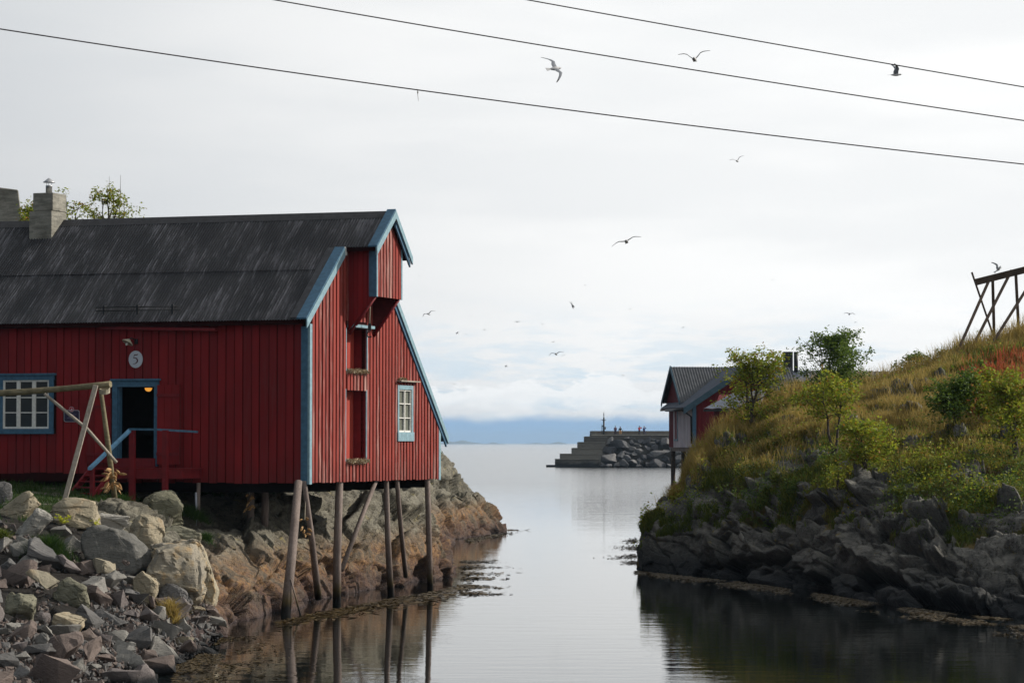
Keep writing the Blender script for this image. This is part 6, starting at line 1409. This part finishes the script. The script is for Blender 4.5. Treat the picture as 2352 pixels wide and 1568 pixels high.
# ------------------------------------------------------------------ gulls
M_GW = plain('gull_white', (.50, .50, .50), .7, bump=0, var=.05); M_GG = plain('gull_grey', (.20, .215, .24), .7, bump=0, var=.08); M_GB = plain('gull_wing_tip', (.02, .02, .022), .6, bump=0)
def gull_mesh(wl_, wr_, sweep=.25, key=''):
    """wl_, wr_: (inner, outer) lift angles of the two wings in degrees; body along +Y, span about 1 m"""
    b = MB(); prof = [(.004, -.20), (.035, -.13), (.062, -.02), (.066, .06), (.045, .13), (.036, .155), (.040, .185), (.028, .215), (.010, .232), (.006, .262), (.001, .27)]
    V = []
    for r_, y in prof:
        for k in range(10): a = k * .6283; V.append((math.cos(a) * r_, y, math.sin(a) * r_ * .92))
    n = len(prof); b.add(V, [(10 * i + k, 10 * i + (k + 1) % 10, 10 * i + 10 + (k + 1) % 10, 10 * i + 10 + k) for i in range(n - 1) for k in range(10)], 0, True)
    b.add([(-.03, -.15, 0), (.03, -.15, 0), (.065, -.31, .0), (-.065, -.31, .0), (-.03, -.15, .012), (.03, -.15, .012), (.065, -.31, .006), (-.065, -.31, .006)], [(0, 1, 2, 3), (4, 7, 6, 5), (0, 4, 5, 1), (1, 5, 6, 2), (2, 6, 7, 3), (3, 7, 4, 0)], 0)
    for sgn, (ai, ao) in ((-1, wl_), (1, wr_)):
        st_ = [(0.03, .0, .075, .085), (.13, ai, .075, .08), (.23, ai, .10, .06), (.33, (ai + ao) / 2, .07, .05), (.44, ao, .02, .035), (.53, ao, -.055, .012)]
        p = Vector((.02 * sgn, 0, .03)); last = 0; R_ = []
        for (xx, an, yc, ch) in st_:
            an = R(an); d = xx - last; last = xx; p = p + Vector((sgn * d * math.cos(an), 0, d * math.sin(an))); y0 = yc - (abs(xx) > .25) * (xx - .25) * sweep; up = Vector((-sgn * math.sin(an), 0, math.cos(an))) * .010 * (1 - xx)
            R_.append([p + Vector((0, y0 + .02, 0)), p + Vector((0, y0 - ch * .6, 0)) + up, p + Vector((0, y0 - ch * 1.7, 0)), p + Vector((0, y0 - ch * .6, 0)) - up])
        for i in range(5):
            A_, B_ = R_[i], R_[i + 1]; mi = 1 if i < 4 else 2; b.add(A_ + B_, [(k, (k + 1) % 4, 4 + (k + 1) % 4, 4 + k) for k in range(4)], mi)
        b.add(R_[-1], [(0, 1, 2, 3)], 2)
    o = b.build('gull', [M_GW, M_GG, M_GB], None, (0, 0, 0)); me = o.data; bpy.data.objects.remove(o); return me
GM = {'glide': gull_mesh((12, -14), (12, -14)), 'vee': gull_mesh((42, 12), (42, 12), .5), 'up': gull_mesh((72, 40), (72, 40)), 'down': gull_mesh((6, -48), (18, -40), .5), 'bank': gull_mesh((8, -18), (8, -30), .5), 'half': gull_mesh((30, -5), (14, -34), .4)}
def gull(px, py, spx, pose, rot, label, group='gulls flying over the inlet', span=1.05):
    Y = span * FPX / spx; Y = min(Y, 1400); p = W(px, py, Y); o = bpy.data.objects.new('gull', GM[pose]); COL.objects.link(o); o.location = p
    if len(rot) == 2:      # (heading, right wing direction)
        f = Vector(rot[0]).normalized(); r_ = Vector(rot[1]); r_ = (r_ - f * r_.dot(f)).normalized(); o.rotation_euler = Matrix((r_, f, r_.cross(f))).transposed().to_euler()
    else: o.rotation_euler = tuple(R(a) for a in rot)
    k = spx * Y / FPX; o.scale = (k, k, k); tag(o, label, 'gull', group)
gull(1274, 158, 76, 'bank', ((.80, .52, .16), (.42, -.45, -.72)), 'large gull banking with drooping wings between the two lower cables')
gull(1595, 137, 78, 'vee', (4, 6, 172), 'gull seen end on with long wings raised in a wide V under the top cable')
gull(2057, 172, 60, 'up', (4, 8, -82), 'gull in profile flying right just under the highest cable with wings up')
gull(1693, 370, 36, 'vee', (6, 16, 165), 'gull with wings in a small V below the lowest cable')
gull(1439, 555, 66, 'glide', (8, 18, 178), 'gull gliding on long flat wings in the middle of the sky')
gull(1315, 702, 32, 'bank', (-70, 15, -75), 'dark gull seen from below with narrow wings pointing up and down')
gull(984, 721, 32, 'half', (10, 14, 165), 'gull with one long bent wing close right of the boathouse gable')
gull(1277, 813, 34, 'half', (12, 2, 170), 'gull with arched wings above the cloud bank in the middle of the inlet')
gull(1951, 721, 26, 'glide', (16, -4, 178), 'gull gliding above the dark hilltop bush')
gull(1050, 765, 14, 'half', (20, 10, 120), 'small dark gull above the right end of the boathouse roof edge')
gull(1162, 841, 14, 'half', (20, 5, 110), 'small dark gull low over the sea between the boathouse and the breakwater mast')
gull(1188, 739, 14, 'glide', (20, 0, 190), 'small gull with level wings right of the boathouse at roof height')
tiny = [(1113, 757, 8), (1246, 745, 8), (1448, 710, 9), (1271, 785, 9), (1291, 817, 6), (1569, 752, 8), (1431, 862, 9), (1042, 882, 7), (1774, 643, 6), (1344, 655, 6), (1080, 727, 5), (963, 633, 5), (790, 384, 5), (1466, 820, 5), (2108, 715, 5), (1965, 740, 7), (1070, 768, 5), (1297, 815, 5)]
TL_ = ['first of the row right of the boathouse roof, between two small gulls', 'right of the level winged gull at the height of the loft roof', 'high over the breakwater mast, right of the dark narrow winged gull', 'just above the gull with arched wings over the cloud bank', 'beside the right wing of the gull with arched wings', 'in the clear sky above the second house', 'low over the people on the breakwater', 'lowest one beside the boathouse barge board', 'in the sky above the gap between two hilltop bushes', 'high above the dark narrow winged gull', 'close right of the gull with one long bent wing',
 'nearest the hoist gable of the boathouse', 'alone in the empty upper sky left of the string on the cable', 'low in the sky left of the second house roof', 'left of the tall drying frame at beam height', 'just right of the gull above the dark hilltop bush', 'touching distance right of the small dark gull by the roof edge', 'farther right of the gull with arched wings']
for i, (px, py, s) in enumerate(tiny): gull(px, py, s * 1.25, ('glide', 'vee', 'half')[i % 3], (15, random.uniform(-15, 15), random.uniform(120, 240)), 'tiny distant gull ' + TL_[i], 'tiny far gulls')
p = Vector(W(2293, 626, YR - 1.0)); o = bpy.data.objects.new('gull', GM['up']); COL.objects.link(o); o.location = p + Vector((0, 0, .12)); o.rotation_euler = (R(38), R(25), R(-50)); o.scale = (.75,) * 3; tag(o, 'gull landing on the top beam of the hilltop drying frame with wings raised', 'gull', 'gulls flying over the inlet')
# ------------------------------------------------------------------ haze
mb = MB(); mb.box8([(-9000, -60, -3.6), (9000, -60, -3.6), (9000, 17500, -3.6), (-9000, 17500, -3.6), (-9000, -60, 62), (9000, -60, 62), (9000, 17500, 62), (-9000, 17500, 62)])
hm = bpy.data.materials.new('haze'); hm.use_nodes = True; hm.node_tree.nodes.clear()
_o = hm.node_tree.nodes.new('ShaderNodeOutputMaterial'); _v = hm.node_tree.nodes.new('ShaderNodeVolumePrincipled'); hm.node_tree.links.new(_v.outputs[0], _o.inputs[1])
_v.inputs['Color'].default_value = (.55, .76, 1.0, 1); _v.inputs['Density'].default_value = 0.7e-4; _v.inputs['Anisotropy'].default_value = 0.0
o = mb.build('haze', hm); tag(o, 'thin pale sea haze over the inlet', None, None, 'stuff')
